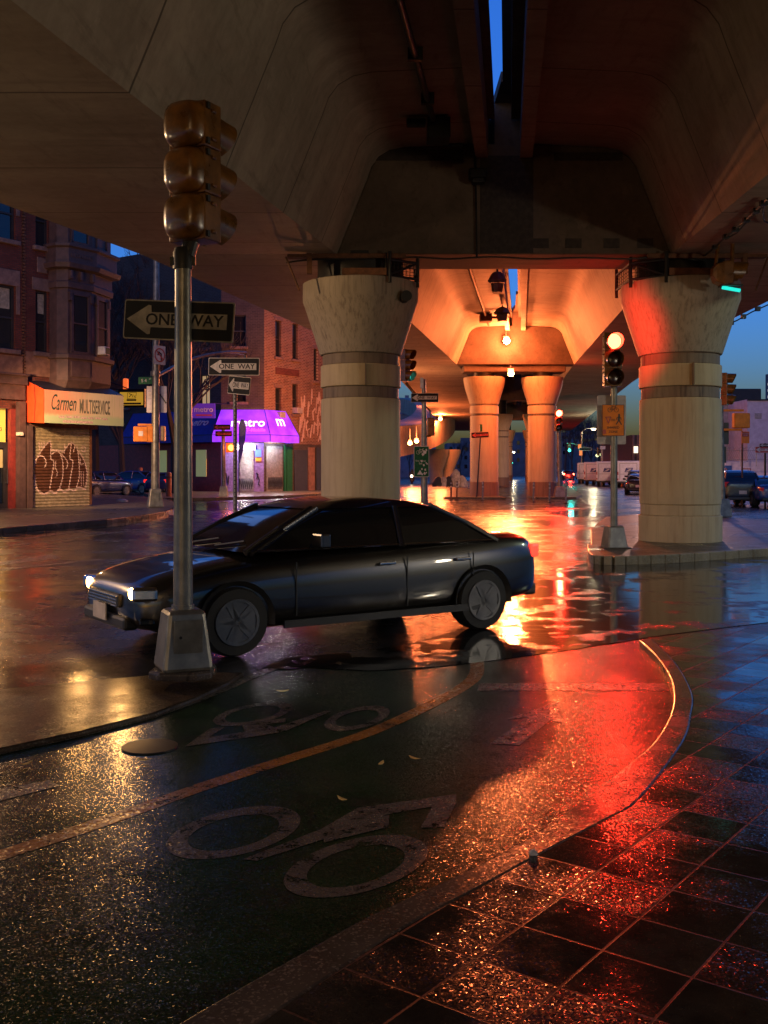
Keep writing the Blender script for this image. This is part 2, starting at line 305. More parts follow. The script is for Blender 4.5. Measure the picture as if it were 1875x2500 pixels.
# ------------------------------------------------------------------ mesh helpers
class MB:
    def __init__(s): s.v, s.f, s.m = [], [], []
    def add(s, vs, fs, mi=0):
        o = len(s.v); s.v += [tuple(v) for v in vs]
        for f in fs: s.f.append([i + o for i in f]); s.m.append(mi)
        return s
    def box(s, c, d, rz=0, mi=0, rx=0):
        x, y, z = (k / 2 for k in d); vs = [Vector((a * x, b * y, e * z)) for e in (-1, 1) for a, b in ((-1, -1), (1, -1), (1, 1), (-1, 1))]
        mt = Matrix.Rotation(rz, 3, 'Z') @ Matrix.Rotation(rx, 3, 'X')
        return s.add([mt @ v + Vector(c) for v in vs], [(3, 2, 1, 0), (4, 5, 6, 7), (0, 1, 5, 4), (1, 2, 6, 5), (2, 3, 7, 6), (3, 0, 4, 7)], mi)
    def ring(s, c, ax, r, n, ph=0):
        ax = Vector(ax).normalized(); u = ax.orthogonal().normalized() if abs(ax.z) < .99 else Vector((1, 0, 0)); w = ax.cross(u)
        return [Vector(c) + u * (r * cos(2 * pi * i / n + ph)) + w * (r * sin(2 * pi * i / n + ph)) for i in range(n)]
    def tube(s, a, b, r0, r1=None, n=12, mi=0, cap=True):
        a, b = Vector(a), Vector(b); r1 = r0 if r1 is None else r1; ax = b - a
        vs = s.ring(a, ax, r0, n) + s.ring(b, ax, r1, n); fs = [(i, (i + 1) % n, n + (i + 1) % n, n + i) for i in range(n)]
        if cap: fs += [tuple(range(n - 1, -1, -1)), tuple(range(n, 2 * n))]
        return s.add(vs, fs, mi)
    def path(s, pts, r, n=8, mi=0):
        pts = [Vector(p) for p in pts]
        for i in range(len(pts) - 1):
            d = (pts[i + 1] - pts[i]).normalized() * (r * .3)
            s.tube(pts[i] - d, pts[i + 1] + d, r, r, n, mi)
        return s
    def lathe(s, prof, c=(0, 0, 0), n=32, mi=0, flat=None):
        c = Vector(c); vs = []; fs = []
        for r, z in prof: vs += [c + Vector((r * cos(2 * pi * i / n), r * sin(2 * pi * i / n), z)) for i in range(n)]
        for k in range(len(prof) - 1):
            for i in range(n): fs.append((k * n + i, k * n + (i + 1) % n, (k + 1) * n + (i + 1) % n, (k + 1) * n + i))
        fs += [tuple(range(n - 1, -1, -1)), tuple(range((len(prof) - 1) * n, len(prof) * n))]
        return s.add(vs, fs, mi)
    def prism(s, poly, z0, z1, mi=0):                    # plan outline between two heights
        a = sum(p[0] * q[1] - q[0] * p[1] for p, q in zip(poly, list(poly[1:]) + [poly[0]]))
        if a < 0: poly = list(poly)[::-1]
        n = len(poly); vs = [(p[0], p[1], z0) for p in poly] + [(p[0], p[1], z1) for p in poly]
        return s.add(vs, [tuple(range(n - 1, -1, -1)), tuple(range(n, 2 * n))] + [(i, (i + 1) % n, n + (i + 1) % n, n + i) for i in range(n)], mi)
    def plate(s, poly, y0, y1, mi=0):                    # outline in x,z between two depths
        a = sum(p[0] * q[1] - q[0] * p[1] for p, q in zip(poly, list(poly[1:]) + [poly[0]]))
        if a < 0: poly = list(poly)[::-1]
        y0, y1 = min(y0, y1), max(y0, y1); n = len(poly); vs = [(p[0], y0, p[1]) for p in poly] + [(p[0], y1, p[1]) for p in poly]
        return s.add(vs, [tuple(range(n)), tuple(range(2 * n - 1, n - 1, -1))] + [(i, n + i, n + (i + 1) % n, (i + 1) % n) for i in range(n)], mi)
    def rings(s, rgs, mi=0, cap=True, closed=True):
        n = len(rgs[0]); vs = [v for r in rgs for v in r]; fs = []
        for k in range(len(rgs) - 1):
            for i in range(n if closed else n - 1): fs.append((k * n + i, k * n + (i + 1) % n, (k + 1) * n + (i + 1) % n, (k + 1) * n + i))
        if cap: fs += [tuple(range(n - 1, -1, -1)), tuple(range((len(rgs) - 1) * n, len(rgs) * n))]
        return s.add(vs, fs, mi)
    def build(s, name, mats, parent=None, smooth=None, bevel=0, sub=0, fix=True):
        me = bpy.data.meshes.new(name); me.from_pydata(s.v, [], s.f)
        mats = mats if isinstance(mats, (list, tuple)) else [mats]
        for m in mats: me.materials.append(M[m] if isinstance(m, str) else m)
        me.polygons.foreach_set('material_index', s.m); me.update()
        if fix:
            bm = bmesh.new(); bm.from_mesh(me); bmesh.ops.recalc_face_normals(bm, faces=bm.faces); bm.to_mesh(me); bm.free()
        if smooth:
            me.polygons.foreach_set('use_smooth', [True] * len(me.polygons)); me.set_sharp_from_angle(angle=R(smooth))
        o = bpy.data.objects.new(name, me); COL.objects.link(o)
        if parent: o.parent = parent
        if bevel:
            b = o.modifiers.new('bevel', 'BEVEL'); b.width = bevel; b.segments = 2; b.limit_method = 'ANGLE'; b.angle_limit = R(40)
        if sub:
            b = o.modifiers.new('subsurf', 'SUBSURF'); b.levels = sub; b.render_levels = sub
        return o

def thing(name, label, cat, loc=(0, 0, 0), rz=0, group=None):
    o = bpy.data.objects.new(name, None); COL.objects.link(o); o.location = loc; o.rotation_euler = (0, 0, rz)
    o['label'] = label; o['category'] = cat; o.empty_display_size = .2
    if group: o['group'] = group
    return o
def tag(o, label, cat, group=None):
    o['label'] = label; o['category'] = cat
    if group: o['group'] = group
    return o
def struct(o): o['kind'] = 'structure'; return o
def copy_tree(o, parent=None):
    c = o.copy(); COL.objects.link(c)
    if parent: c.parent = parent
    for ch in [k for k in bpy.data.objects if k.parent == o]: copy_tree(ch, c)
    return c
def again(o, loc, rz, label):
    c = copy_tree(o); c.location = loc; c.rotation_euler = (0, 0, rz); c['label'] = label; return c

def text(s, size, m, parent, loc, rz=0, sx=1.0, ex=.0015, name='lettering', shear=0, face=True, rot=None, align='CENTER', bold=0):
    cu = bpy.data.curves.new(name, 'FONT'); cu.body = s; cu.size = size; cu.align_x = align; cu.align_y = 'CENTER'; cu.extrude = ex; cu.shear = shear
    cu.offset = bold; cu.resolution_u = 3
    t = bpy.data.objects.new('tmp', cu); COL.objects.link(t)
    bpy.context.view_layer.update()
    me = bpy.data.meshes.new_from_object(t.evaluated_get(bpy.context.evaluated_depsgraph_get()))
    bpy.data.objects.remove(t); bpy.data.curves.remove(cu)
    me.name = name; me.materials.clear(); me.materials.append(M[m] if isinstance(m, str) else m)
    mt = Matrix.Translation(loc) @ Matrix.Rotation(rz, 4, 'Z') @ (Matrix.Rotation(R(90), 4, 'X') if face else Matrix()) @ Matrix.Diagonal((sx, 1, 1, 1))
    if rot: mt = Matrix.Translation(loc) @ rot @ Matrix.Diagonal((sx, 1, 1, 1))
    me.transform(mt); o = bpy.data.objects.new(name, me); COL.objects.link(o)
    if parent: o.parent = parent
    return o

def lamp(name, loc, W, c, parent=None, r=.08, spot=None, rot=None, blend=.6):
    d = bpy.data.lights.new(name, 'SPOT' if spot else 'POINT'); d.energy = W; d.color = c; d.shadow_soft_size = r
    if spot: d.spot_size = R(spot); d.spot_blend = blend
    o = bpy.data.objects.new(name, d); COL.objects.link(o); o.location = loc
    if rot: o.rotation_euler = rot
    if parent: o.parent = parent
    return o
def aim(o, d): o.rotation_euler = Vector(d).to_track_quat('-Z', 'Y').to_euler(); return o

def circle(cx, cz, r, n=20): return [(cx + r * cos(2 * pi * i / n), cz + r * sin(2 * pi * i / n)) for i in range(n)]
def stroke(mb, pts, w, y0, y1, mi=0):                     # a thick line in the x,z plane
    for (a, b) in zip(pts[:-1], pts[1:]):
        dx, dz = b[0] - a[0], b[1] - a[1]; L = hypot(dx, dz) or 1e-6; nx, nz = -dz / L * w / 2, dx / L * w / 2; ex, ez = dx / L * w * .3, dz / L * w * .3
        mb.plate([(a[0] - ex + nx, a[1] - ez + nz), (b[0] + ex + nx, b[1] + ez + nz), (b[0] + ex - nx, b[1] + ez - nz), (a[0] - ex - nx, a[1] - ez - nz)], y0, y1, mi)

def sheet(name, pxs, z, m, zg=None, skirt=0):             # flat ground piece from photo outline (points may be world tuples marked by 'w')
    pts = [(p[1], p[2]) if p[0] == 'w' else tuple(G(p[0], p[1], z if zg is None else zg))[:2] for p in pxs]
    mb = MB()
    if skirt: mb.prism(pts, z - skirt, z)
    else: mb.add([(x, y, z) for x, y in pts], [tuple(range(len(pts)))])
    o = mb.build(name, m)
    if not skirt:
        bm = bmesh.new(); bm.from_mesh(o.data)
        for f in bm.faces:
            if f.normal.z < 0: f.normal_flip()
        bm.to_mesh(o.data); bm.free()
    return struct(o)
def ground_strip(mb, pts, w, z):
    pts = [Vector((p[0], p[1])) for p in pts]; L = []; Rr = []
    for i, p in enumerate(pts):
        d = (pts[min(i + 1, len(pts) - 1)] - pts[max(i - 1, 0)]).normalized(); n = Vector((-d.y, d.x)) * (w / 2)
        L.append((p.x + n.x, p.y + n.y, z)); Rr.append((p.x - n.x, p.y - n.y, z))
    for i in range(len(pts) - 1): mb.add([Rr[i], Rr[i + 1], L[i + 1], L[i]], [(0, 1, 2, 3)])
def smooth_pts(pts, k=4):                                 # Catmull-Rom
    pts = [Vector(p) for p in pts]; out = []
    for i in range(len(pts) - 1):
        a, b, c, d = pts[max(i - 1, 0)], pts[i], pts[i + 1], pts[min(i + 2, len(pts) - 1)]
        for j in range(k):
            t = j / k; out.append(.5 * ((2 * b) + (c - a) * t + (2 * a - 5 * b + 4 * c - d) * t * t + (3 * b - a - 3 * c + d) * t ** 3))
    out.append(pts[-1]); return out

# ------------------------------------------------------------------ ground, roads, pavements
mb = MB(); mb.add([(-500, -40, 0), (500, -40, 0), (500, 900, 0), (-500, 900, 0)], [(0, 1, 2, 3)]); struct(mb.build('roadway', 'road'))
in_px = [(1560, 1562), (1602, 1602), (1638, 1660), (1641, 1728), (1600, 1806), (1530, 1868), (1440, 1938), (1341, 2012), (1250, 2068), (1130, 2128), (900, 2235), (700, 2345), (480, 2470), (330, 2560)]
out_px = [(1592, 1560), (1650, 1618), (1690, 1690), (1688, 1745), (1668, 1812), (1564, 1947), (1480, 2000), (1335, 2076), (1164, 2170), (988, 2264), (780, 2400), (620, 2510), (520, 2580)]
ins = [(p.x, p.y) for p in smooth_pts([G(*p, .05) for p in in_px])]
outs = [(p.x, p.y) for p in smooth_pts([G(*p, .05) for p in out_px])]
W2 = lambda pts: [('w', p[0], p[1]) for p in pts]
top_edge = [(1560, 1562), (1470, 1575), (1400, 1588), (1290, 1602), (1165, 1620), (1050, 1632), (900, 1640), (760, 1632), (700, 1622)]
isl_edge = [(640, 1640), (540, 1684), (400, 1735), (200, 1790), (0, 1836), (-300, 1890)]
lane = W2([tuple(G(*p))[:2] for p in isl_edge[::-1]]) + W2([tuple(G(*p))[:2] for p in top_edge[::-1]])[:-1] + W2(ins) + [('w', -1.2, 1.5), ('w', -9, 1.0), ('w', -10, 4)]
sheet('bicycle_lane', lane, .002, 'lane')
kerb = MB(); kp = outs + ins[::-1]; kerb.prism(kp, -.02, .05); struct(kerb.build('corner_kerb', 'kerb', bevel=.012))
pv = MB(); far = [tuple(G(x, y, .05))[:2] for x, y in ((1700, 1545), (1875, 1525), (2400, 1475))]
pv.prism(outs[::-1] + far + [(10, 9), (12, -3), (-1.5, -3), (-1.3, 1.2)], -.02, .048); struct(pv.build('corner_pavement', 'tiles'))
def kerbed(name, pts, z, m, w=.16):
    world_pts = [(p[1], p[2]) if p[0] == 'w' else tuple(G(p[0], p[1], z))[:2] for p in pts]
    a = MB(); a.prism(world_pts, -.05, z); o = struct(a.build(name, m, bevel=.02)); return world_pts
def kerb_line(name, pxs, z, m='kerb', w=.17):
    k = MB(); pts = smooth_pts([tuple(G(x, y, z)) for x, y in pxs], 3)
    for a, b in zip(pts[:-1], pts[1:]):
        d = (b - a); L = d.length; rz = atan2(d.y, d.x); c = (a + b) / 2
        k.box((c.x, c.y, z / 2 + .004), (L * .985, w, z + .012), rz)
    return struct(k.build(name, m, bevel=.015))
kerbed('traffic_island', [(-400, 1735), (0, 1682), (200, 1662), (380, 1646), (520, 1640), (596, 1640), (560, 1664), (480, 1702), (380, 1740), (200, 1785), (0, 1828), (-400, 1900)], .035, 'island')
kerbed('viaduct_pavement', [(1470, 1356), (1550, 1356), (1650, 1352), (1875, 1339), (2300, 1322), (2500, 1275), (1875, 1268), (1763, 1262), (1600, 1252), (1480, 1262), (1442, 1290), (1442, 1335)], .15, 'walk')
kerb_line('viaduct_kerb', [(1446, 1330), (1452, 1350), (1475, 1358), (1550, 1357), (1650, 1353), (1760, 1346), (1875, 1339), (2100, 1330), (2300, 1322)], .15, 'kerb_pale', w=.2)
kerbed('shop_pavement', [(-400, 1330), (0, 1290), (150, 1277), (300, 1264), (400, 1249), (430, 1236), (426, 1224), (380, 1214), (250, 1206), (0, 1206), (-400, 1206)], .15, 'walk')
kerb_line('shop_kerb', [(-300, 1320), (0, 1290), (150, 1277), (300, 1264), (400, 1249), (430, 1236), (426, 1224), (380, 1214)], .15)
kerbed('far_corner_pavement', [(380, 1216), (470, 1216), (560, 1214), (740, 1208), (810, 1200), (870, 1189), (860, 1175), (600, 1178), (300, 1180)], .15, 'walk')
kerb_line('far_corner_kerb', [(380, 1216), (470, 1216), (560, 1214), (740, 1208), (810, 1200), (870, 1189)], .15)
kerbed('median', [('w', 3.4, 58.6), ('w', 6.9, 57.8), ('w', 7.1, 100), ('w', 14.5, 160), ('w', 10.5, 160), ('w', 4.2, 64)], .12, 'walk')
kerbed('median_strip', [('w', 8.6, 58.2), ('w', 11.0, 58.6), ('w', 12.4, 64), ('w', 18, 100), ('w', 26, 160), ('w', 22, 160), ('w', 14.2, 100)], .12, 'walk')
sheet('puddle', [(1300, 1400), (1462, 1369), (1640, 1366), (1875, 1352), (2300, 1336), (2300, 1474), (1875, 1519), (1700, 1540), (1590, 1554), (1550, 1561), (1400, 1585), (1290, 1600), (1165, 1617), (1050, 1629), (900, 1637), (760, 1629), (690, 1634), (640, 1630), (700, 1606), (860, 1592), (1000, 1572), (1110, 1540), (1180, 1500), (1240, 1450)], .0055, 'water')
sheet('gutter_puddle', [(-300, 1336), (0, 1301), (150, 1288), (300, 1274), (400, 1259), (415, 1262), (300, 1284), (150, 1296), (60, 1310), (-300, 1350)], .006, 'water')
for pp in ([(1330, 1250), (1440, 1243), (1520, 1250), (1480, 1260), (1390, 1262)], [(1340, 1232), (1420, 1229), (1450, 1234), (1390, 1239)], [(470, 1228), (640, 1222), (660, 1232), (560, 1246), (470, 1246)], [(1790, 1235), (1875, 1228), (1990, 1232), (1900, 1246)]):
    sheet('puddle', pp, .006, 'water')
# markings
mk = MB(); cl = smooth_pts([tuple(G(*p)) for p in [(-120, 2125), (0, 2090), (250, 2008), (500, 1920), (700, 1855), (900, 1790), (1050, 1722), (1130, 1678), (1162, 1648), (1165, 1612)]], 5)
ground_strip(mk, cl, .115, .0036); struct(mk.build('centre_line', 'mark_yellow'))
mk = MB()
ground_strip(mk, smooth_pts([tuple(G(*p)) for p in [(-200, 1880), (0, 1838), (200, 1793), (400, 1739), (540, 1686), (640, 1642), (740, 1612)]], 4), .10, .0040)
mk.add([G(x, y, .0040) for x, y in [(1166, 1686), (1634, 1686), (1622, 1668), (1170, 1668)]], [(0, 1, 2, 3)])
mk.add([G(x, y, .0040) for x, y in [(-60, 1970), (0, 1955), (145, 1918), (120, 1905), (0, 1926), (-60, 1938)]], [tuple(range(6))])
mk.add([G(x, y, .0040) for x, y in [(1196, 1815), (1268, 1819), (1344, 1758), (1372, 1766), (1364, 1712), (1236, 1756), (1292, 1750)]], [(0, 1, 2, 6), (6, 2, 3, 4), (6, 4, 5)])
struct(mk.build('lane_marking', 'mark_white'))
Z4 = lambda x, y: (400 + x * .4822, 1560 + y * .4822)
def bike(wheels, quads, name):
    b = MB(); zz = .0036
    for (cx, cy, ax, ay, bx, by, k) in wheels:
        n = 40; o_, i_ = [], []
        for i in range(n):
            t = 2 * pi * i / n; dx, dy = ax * cos(t) + bx * sin(t), ay * cos(t) + by * sin(t)
            o_.append(G(*Z4(cx + dx, cy + dy), zz)); i_.append(G(*Z4(cx + dx * k, cy + dy * k), zz))
        b.add(o_ + i_, [(i, (i + 1) % n, n + (i + 1) % n, n + i) for i in range(n)]); zz += .0004
    for q in quads: b.add([G(*Z4(*p), zz) for p in q], [tuple(range(len(q)))]); zz += .0004
    struct(b.build(name, 'mark_bike'))
bike([(450, 380, 200, -40, 22, 46, .70), (978, 401, 165, -40, 22, 50, .66)],
     [[(105, 545), (235, 452), (310, 446), (225, 498)], [(105, 545), (225, 498), (600, 440), (610, 468), (480, 490)], [(395, 436), (520, 432), (560, 448), (415, 475)],
      [(470, 418), (620, 400), (615, 418), (500, 434)], [(560, 448), (820, 362), (850, 364), (610, 468)]], 'bicycle_marking')
bike([(352, 980, 335, -85, 62, 105, .68), (972, 1150, 362, -95, 52, 128, .68)],
     [[(400, 1115), (470, 1122), (850, 1000), (800, 960)], [(800, 960), (980, 855), (1480, 785), (1480, 830), (1360, 848), (1130, 888), (850, 1000)], [(810, 1030), (1140, 950), (1140, 890), (985, 925), (990, 945), (810, 1005)],
      [(1360, 848), (1480, 830), (1420, 950), (1300, 955)]], 'bicycle_marking')
mk = MB()
for a, b, w in (((-100, 1349), (600, 1260), .13), ((0, 1392), (250, 1366), .2), ((330, 1300), (470, 1284), .12), ((60, 1316), (160, 1303), .12), ((1470, 1262), (1446, 1342), .15), ((1390, 1196), (1440, 1235), .16), ((1500, 1300), (1550, 1262), .06)):
    ground_strip(mk, [G(*a), G(*b)], w, .005)
mk.add([G(x, y, .0055) for x, y in [(-40, 1385), (150, 1362), (125, 1352), (0, 1372), (-40, 1375)]], [tuple(range(5))])
struct(mk.build('road_marking', 'mark_white'))
mk = MB()
for a, b in (((1037, 1272), (1112, 1226)), ((1078, 1286), (1160, 1222)), ((965, 1240), (1010, 1205)), ((985, 1258), (1040, 1226))):
    A, B = G(*a), G(*b); n = 16
    for i in range(n):
        c = A.lerp(B, (i + .3) / n); ground_strip(mk, [c + Vector((-.28, -.1, 0)), c + Vector((.28, .1, 0))], .16, .005)
struct(mk.build('crosswalk', 'mark_white'))
for i in range(7):
    mk = MB(); A = G(430 + i * 6, 1262 - i * 5); B = G(620 + i * 14, 1242 - i * 4); ground_strip(mk, [A, B], .3, .0047 + i * .0002); struct(mk.build('crosswalk', 'mark_white'))
# ------------------------------------------------------------------ the viaduct
def h_at(Y):                                             # soffit height above the ground
    k = [(-60, 3.15), (5, 3.15), (21, 4.43), (60, 6.2), (78, 6.85), (400, 7.1)]
    for (a, b), (c, d) in zip(k[:-1], k[1:]):
        if Y <= c: return EYE + b + (d - b) * (Y - a) / (c - a)
    return EYE + 7.1
def c_at(Y): return 2.46 + (Y - 21) * (.122 if Y < 21 else .1344)
def oL(Y): return -7.45 - max(0, min(14 - Y, 14)) * .35 if Y < 40 else -7.45 - (Y - 40) * .037  # near edge widened out of view to shade the car and pole
def oR(Y): return 7.35 + max(0, min(20 - Y, 20)) * .38 if Y < 40 else 7.35 + min(1.6, (Y - 40) * .045)  # near edge widened out of view to cut sky reflections on the tiles
HALF = [(-3.43, 0), (-2.82, 1.52), (-2.72, 1.80), (-2.57, 2.00), (-2.34, 2.14), (-2.05, 2.20), (-.60, 2.27), (-.585, 1.98), (-.33, 1.98), (-.33, 3.05)]
viaduct = thing('viaduct', 'broad concrete viaduct overhead on flared round columns, with a lit gap along its middle', 'viaduct', (0, 0, 0))
def profile(side, Y):
    c, h = c_at(Y), h_at(Y); o = -oL(Y) if side < 0 else oR(Y)
    pts = [(-o, 0)] + HALF + [(-o + .35, 3.25), (-o + .35, 4.05), (-o + .05, 4.05), (-o + .05, 1.1), (-o - .15, .9)]
    return [Vector((c + (-side) * x if side > 0 else c + x, Y, h + z)) for x, z in pts]
spans = [(-34, 21.0), (21.0, 60.0), (60.0, 100.0), (100.0, 140.0), (140.0, 180.0)]
for a, b in spans:
    n = max(4, round((b - a) / 3.25)); st = [a + .012 + (b - a - .024) * i / n for i in range(n + 1)]
    for side in (-1, 1):
        g = MB(); g.rings([profile(side, y) for y in st]); g.build('girder', 'concrete', viaduct, smooth=32)
def trough_poly(Y, d=0.0):
    c, h = c_at(Y), h_at(Y); L = [(x, z) for x, z in HALF[:7]]
    return [(c + x, h + z - .0) for x, z in L] + [(c - x, h + z) for x, z in L[::-1]]
bents = [(-14.0, 2.0), (21.0, 2.05), (60.0, 2.2), (100.0, 2.2), (140.0, 2.2)]
for yb, th in bents:
    x = MB(); p0 = [Vector((a, yb, b)) for a, b in trough_poly(yb)]; p1 = [Vector((a + (c_at(yb + th) - c_at(yb)), yb + th, b + h_at(yb + th) - h_at(yb))) for a, b in trough_poly(yb)]
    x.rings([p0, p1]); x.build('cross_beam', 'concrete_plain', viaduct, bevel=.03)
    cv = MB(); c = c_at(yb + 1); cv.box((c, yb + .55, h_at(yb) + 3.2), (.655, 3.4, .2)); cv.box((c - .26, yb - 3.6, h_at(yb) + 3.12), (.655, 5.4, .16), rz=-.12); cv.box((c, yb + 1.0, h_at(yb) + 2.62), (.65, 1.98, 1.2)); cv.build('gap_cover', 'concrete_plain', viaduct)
for a, b in spans[:2]:
    for sd in (-1, 1):
        g = MB(); g.rings([[Vector((c_at(y) + sd * u, y, h_at(y) + z)) for u, z in ((.328, 2.72), (.19 if sd < 0 else .15, 2.72), (.19 if sd < 0 else .15, 2.9), (.328, 2.9))] for y in (a + .1, 5, b - .2)] if a < 0 else [[Vector((c_at(y) + sd * u, y, h_at(y) + z)) for u, z in ((.328, 2.72), (.19, 2.72), (.19, 2.9), (.328, 2.9))] for y in (a + 2.3, b - .2)]); g.build('gap_lip', 'concrete_plain', viaduct)
# patched sockets and stains on the near cross beam
for x in (1320, 1400, 1493, 1575): q = P(x, 594, 20.992); pt = MB(); pt.box((q.x, q.y, q.z), (.33, .016, .20)); pt.build('socket_patch', 'patch_dark', viaduct)
for (x0, y0, x1, y1) in ((1172, 380, 1302, 618), (905, 366, 1130, 392), (1352, 372, 1520, 392)):
    a, b = P(x0, y0, 20.994), P(x1, y1, 20.994); pt = MB(); pt.box(((a.x + b.x) / 2, 20.994, (a.z + b.z) / 2), (b.x - a.x, .008, a.z - b.z)); pt.build('dark_patch', 'patch_dark', viaduct)

def column(x, y, prof, bands, base, top, name='column'):
    """prof: list of (r0,z0,r1,z1,material) stacked pieces"""
    root = MB(); r, z0, z1 = prof[0]; root.lathe([(r, z0), (r, z1)], (x, y, 0), 40); col = root.build(name, 'col_paint', viaduct, smooth=40, bevel=.02)
    for (r, a, b, m, nm) in bands:
        k = MB(); pr = [(r, a), (r, b)] if not isinstance(r, list) else r; k.lathe(pr, (x, y, 0), 40); k.build(nm, m, col, smooth=40, bevel=.015)
    return col
def bent1(x):
    y = 21.9
    col = column(x, y, [(.845, .93, 3.16)], [(.81, 3.16, 3.40, 'col_band', 'column_band'), (.855, 3.40, 3.86, 'col_paint', 'column_collar'), (.815, 3.86, 4.09, 'col_band', 'column_band'),
        ([(.86, 4.09), (.885, 4.16), (1.19, 5.12), (1.235, 5.24), (1.235, 5.60)], 0, 0, 'col_raw', 'column_flare'), (.825, .70, .93, 'col_paint', 'column_band'), (.865, .14, .70, 'col_paint', 'column_foot')], 0, 0)
    j = MB(); j.box((x + .12 if x < 3 else x, y - .93, 3.63), (.016, .16, .44)); j.build('seam', 'col_band', col)
    b = MB(); b.lathe([(.92, 5.60), (.92, 6.16)], (x, y, 0), 32); b.build('bearing', 'iron', col, smooth=40)
    s = 1 if x < 3 else -1                                # caged side faces the trough
    c = MB()
    for px_, py_ in ((.55, -1.02), (1.2, -.6), (1.2, .7), (.62, -1.18)): c.tube((x + s * px_, y + py_, 5.45), (x + s * px_, y + py_, 6.08), .035, n=8)
    for zz in (5.62, 5.95): c.tube((x + s * .55, y - 1.02, zz), (x + s * 1.2, y - .6, zz), .03, n=6); c.tube((x + s * 1.2, y - .6, zz), (x + s * 1.2, y + .7, zz), .03, n=6)
    c.tube((x + s * .55, y - 1.02, 5.62), (x + s * 1.2, y - .6, 5.95), .025, n=6)
    for i in range(9):
        t = i / 8; c.tube((x + s * (.55 + .65 * t), y - 1.02 + .42 * t, 5.62), (x + s * (.55 + .65 * t), y - 1.02 + .42 * t, 5.93), .008, n=4)
        c.tube((x + s * 1.2, y - .6 + 1.3 * t, 5.62), (x + s * 1.2, y - .6 + 1.3 * t, 5.93), .008, n=4)
    for k in range(4): zz = 5.68 + k * .07; c.tube((x + s * .55, y - 1.02, zz), (x + s * 1.2, y - .6, zz), .007, n=4); c.tube((x + s * 1.2, y - .6, zz), (x + s * 1.2, y + .7, zz), .007, n=4)
    c.build('bearing_cage', 'iron', col)
    br = MB(); br.box((x - s * 1.02, y - 1.02, 5.86), (.10, .10, .42)); br.box((x - s * 1.16, y - .95, 6.02), (.62, .22, .06)); br.tube((x - s * 1.5, y - 1.02, 6.0), (x - s * 1.22, y - 1.1, 5.3), .02, n=6)
    br.box((x, y - 1.0, 6.02), (1.9, .10, .09)); br.box((x + s * .1, y - 1.14, 5.68), (.9, .05, .14)); br.build('bearing_bracket', 'rust', col)
    return col
cL = bent1(-.50); cR = bent1(6.33)
hl = MB(); q = P(993, 722, 20.85); hl.tube((q.x, q.y - .01, q.z), (q.x - .05, q.y + .25, q.z), .11, n=20); hl.build('drain_hole', 'iron', cL)
def bent2(x, y, top=7.72, s=1.0):
    z = lambda v: v * s
    column(x, y, [(.84, .95, 4.86)], [(.80, 4.86, 4.98, 'col_band', 'column_band'), (.86, 4.98, 5.46, 'col_paint', 'column_collar'), (.81, 5.46, 5.56, 'col_band', 'column_band'),
        ([(.86, 5.56), (.90, 5.75), (1.03, 6.15), (1.17, 6.6), (1.235, 6.95), (1.24, 7.15)], 0, 0, 'col_paint', 'column_flare'), (.865, .10, .95, 'col_base', 'column_foot'), (.62, 7.15, top + .35, 'iron', 'bearing')], 0, 0)
bent2(5.97, 61.0); bent2(9.42, 61.0)
bent2(c_at(101) - 1.73, 101.1, 8.35); bent2(c_at(101) + 1.73, 101.1, 8.35)
bent2(c_at(141) - 1.73, 141.1, 8.5); bent2(c_at(141) + 1.73, 141.1, 8.5)

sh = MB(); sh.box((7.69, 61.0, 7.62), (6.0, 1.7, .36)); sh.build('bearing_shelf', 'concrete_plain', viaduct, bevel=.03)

# pipe, cables and lamps carried by the viaduct
def cx(y, off): return c_at(y) + off
pipe = thing('conduit_pipe', 'dark conduit pipe with junction boxes running under the near ceiling left of the gap', 'pipe', (0, 0, 0))
b = MB(); pp = [(cx(y, -1.27), y, h_at(y) + 2.12) for y in (-8, 0, 5, 10, 15, 18.5)]; b.path(pp, .055, 10); b.build('tube', 'iron', pipe, smooth=40)
for y in (6.5, 9.4, 12.2, 15.0, 17.3): k = MB(); k.box((cx(y, -1.27), y, h_at(y) + 2.15), (.22, .09, .2)); k.build('clamp', 'iron', pipe)
y = 18.9; k = MB(); k.box((cx(y, -1.2), y, h_at(y) + 2.0), (.42, .5, .38)); k.box((cx(y, -1.62), y - .2, h_at(y) + 2.08), (.35, .2, .12)); k.build('junction_box', 'iron', pipe, bevel=.02)
k = MB(); k.path([(cx(19.2, -1.1), 19.6, h_at(19) + 1.95), (cx(19.2, -.75), 19.6, h_at(19) + 1.95)], .04, 8); k.build('tube', 'iron', pipe)
bl = thing('beam_lamp', 'dark unlit floodlight fixed on the near cross beam under the gap', 'lamp', tuple(P(1166, 428, 20.78)))
k = MB(); k.box((0, 0, .02), (.36, .28, .20)); k.box((0, -.06, -.13), (.26, .22, .12)); k.build('lamp_housing', 'iron', bl, bevel=.03)
k = MB(); k.tube((-.03, .14, .1), (-.06, .14, 1.05), .028, n=8); k.tube((-.02, .16, -.1), (0, .16, -1.65), .02, n=8); k.build('tube', 'iron', bl)
cb = MB(); pts = [P(x, y, 20.93) for x, y in ((700, 641), (760, 634), (880, 631), (1010, 628), (1100, 632), (1200, 627), (1310, 632), (1420, 629), (1530, 632), (1640, 627), (1720, 640))]
cb.path(smooth_pts(pts, 4), .018, 6); tag(cb.build('cable', 'iron'), 'thin black cable strung along the bottom edge of the near cross beam', 'cable')
cb = MB(); cpts = [(1700, 640), (1745, 604), (1772, 578), (1795, 560), (1822, 537), (1845, 515), (1864, 496), (1874, 486)]
def on_soffit(x, y): t = (YH - y) / F; Yc = (2.75 - .05) / (t - .08); return P(x, y, Yc)
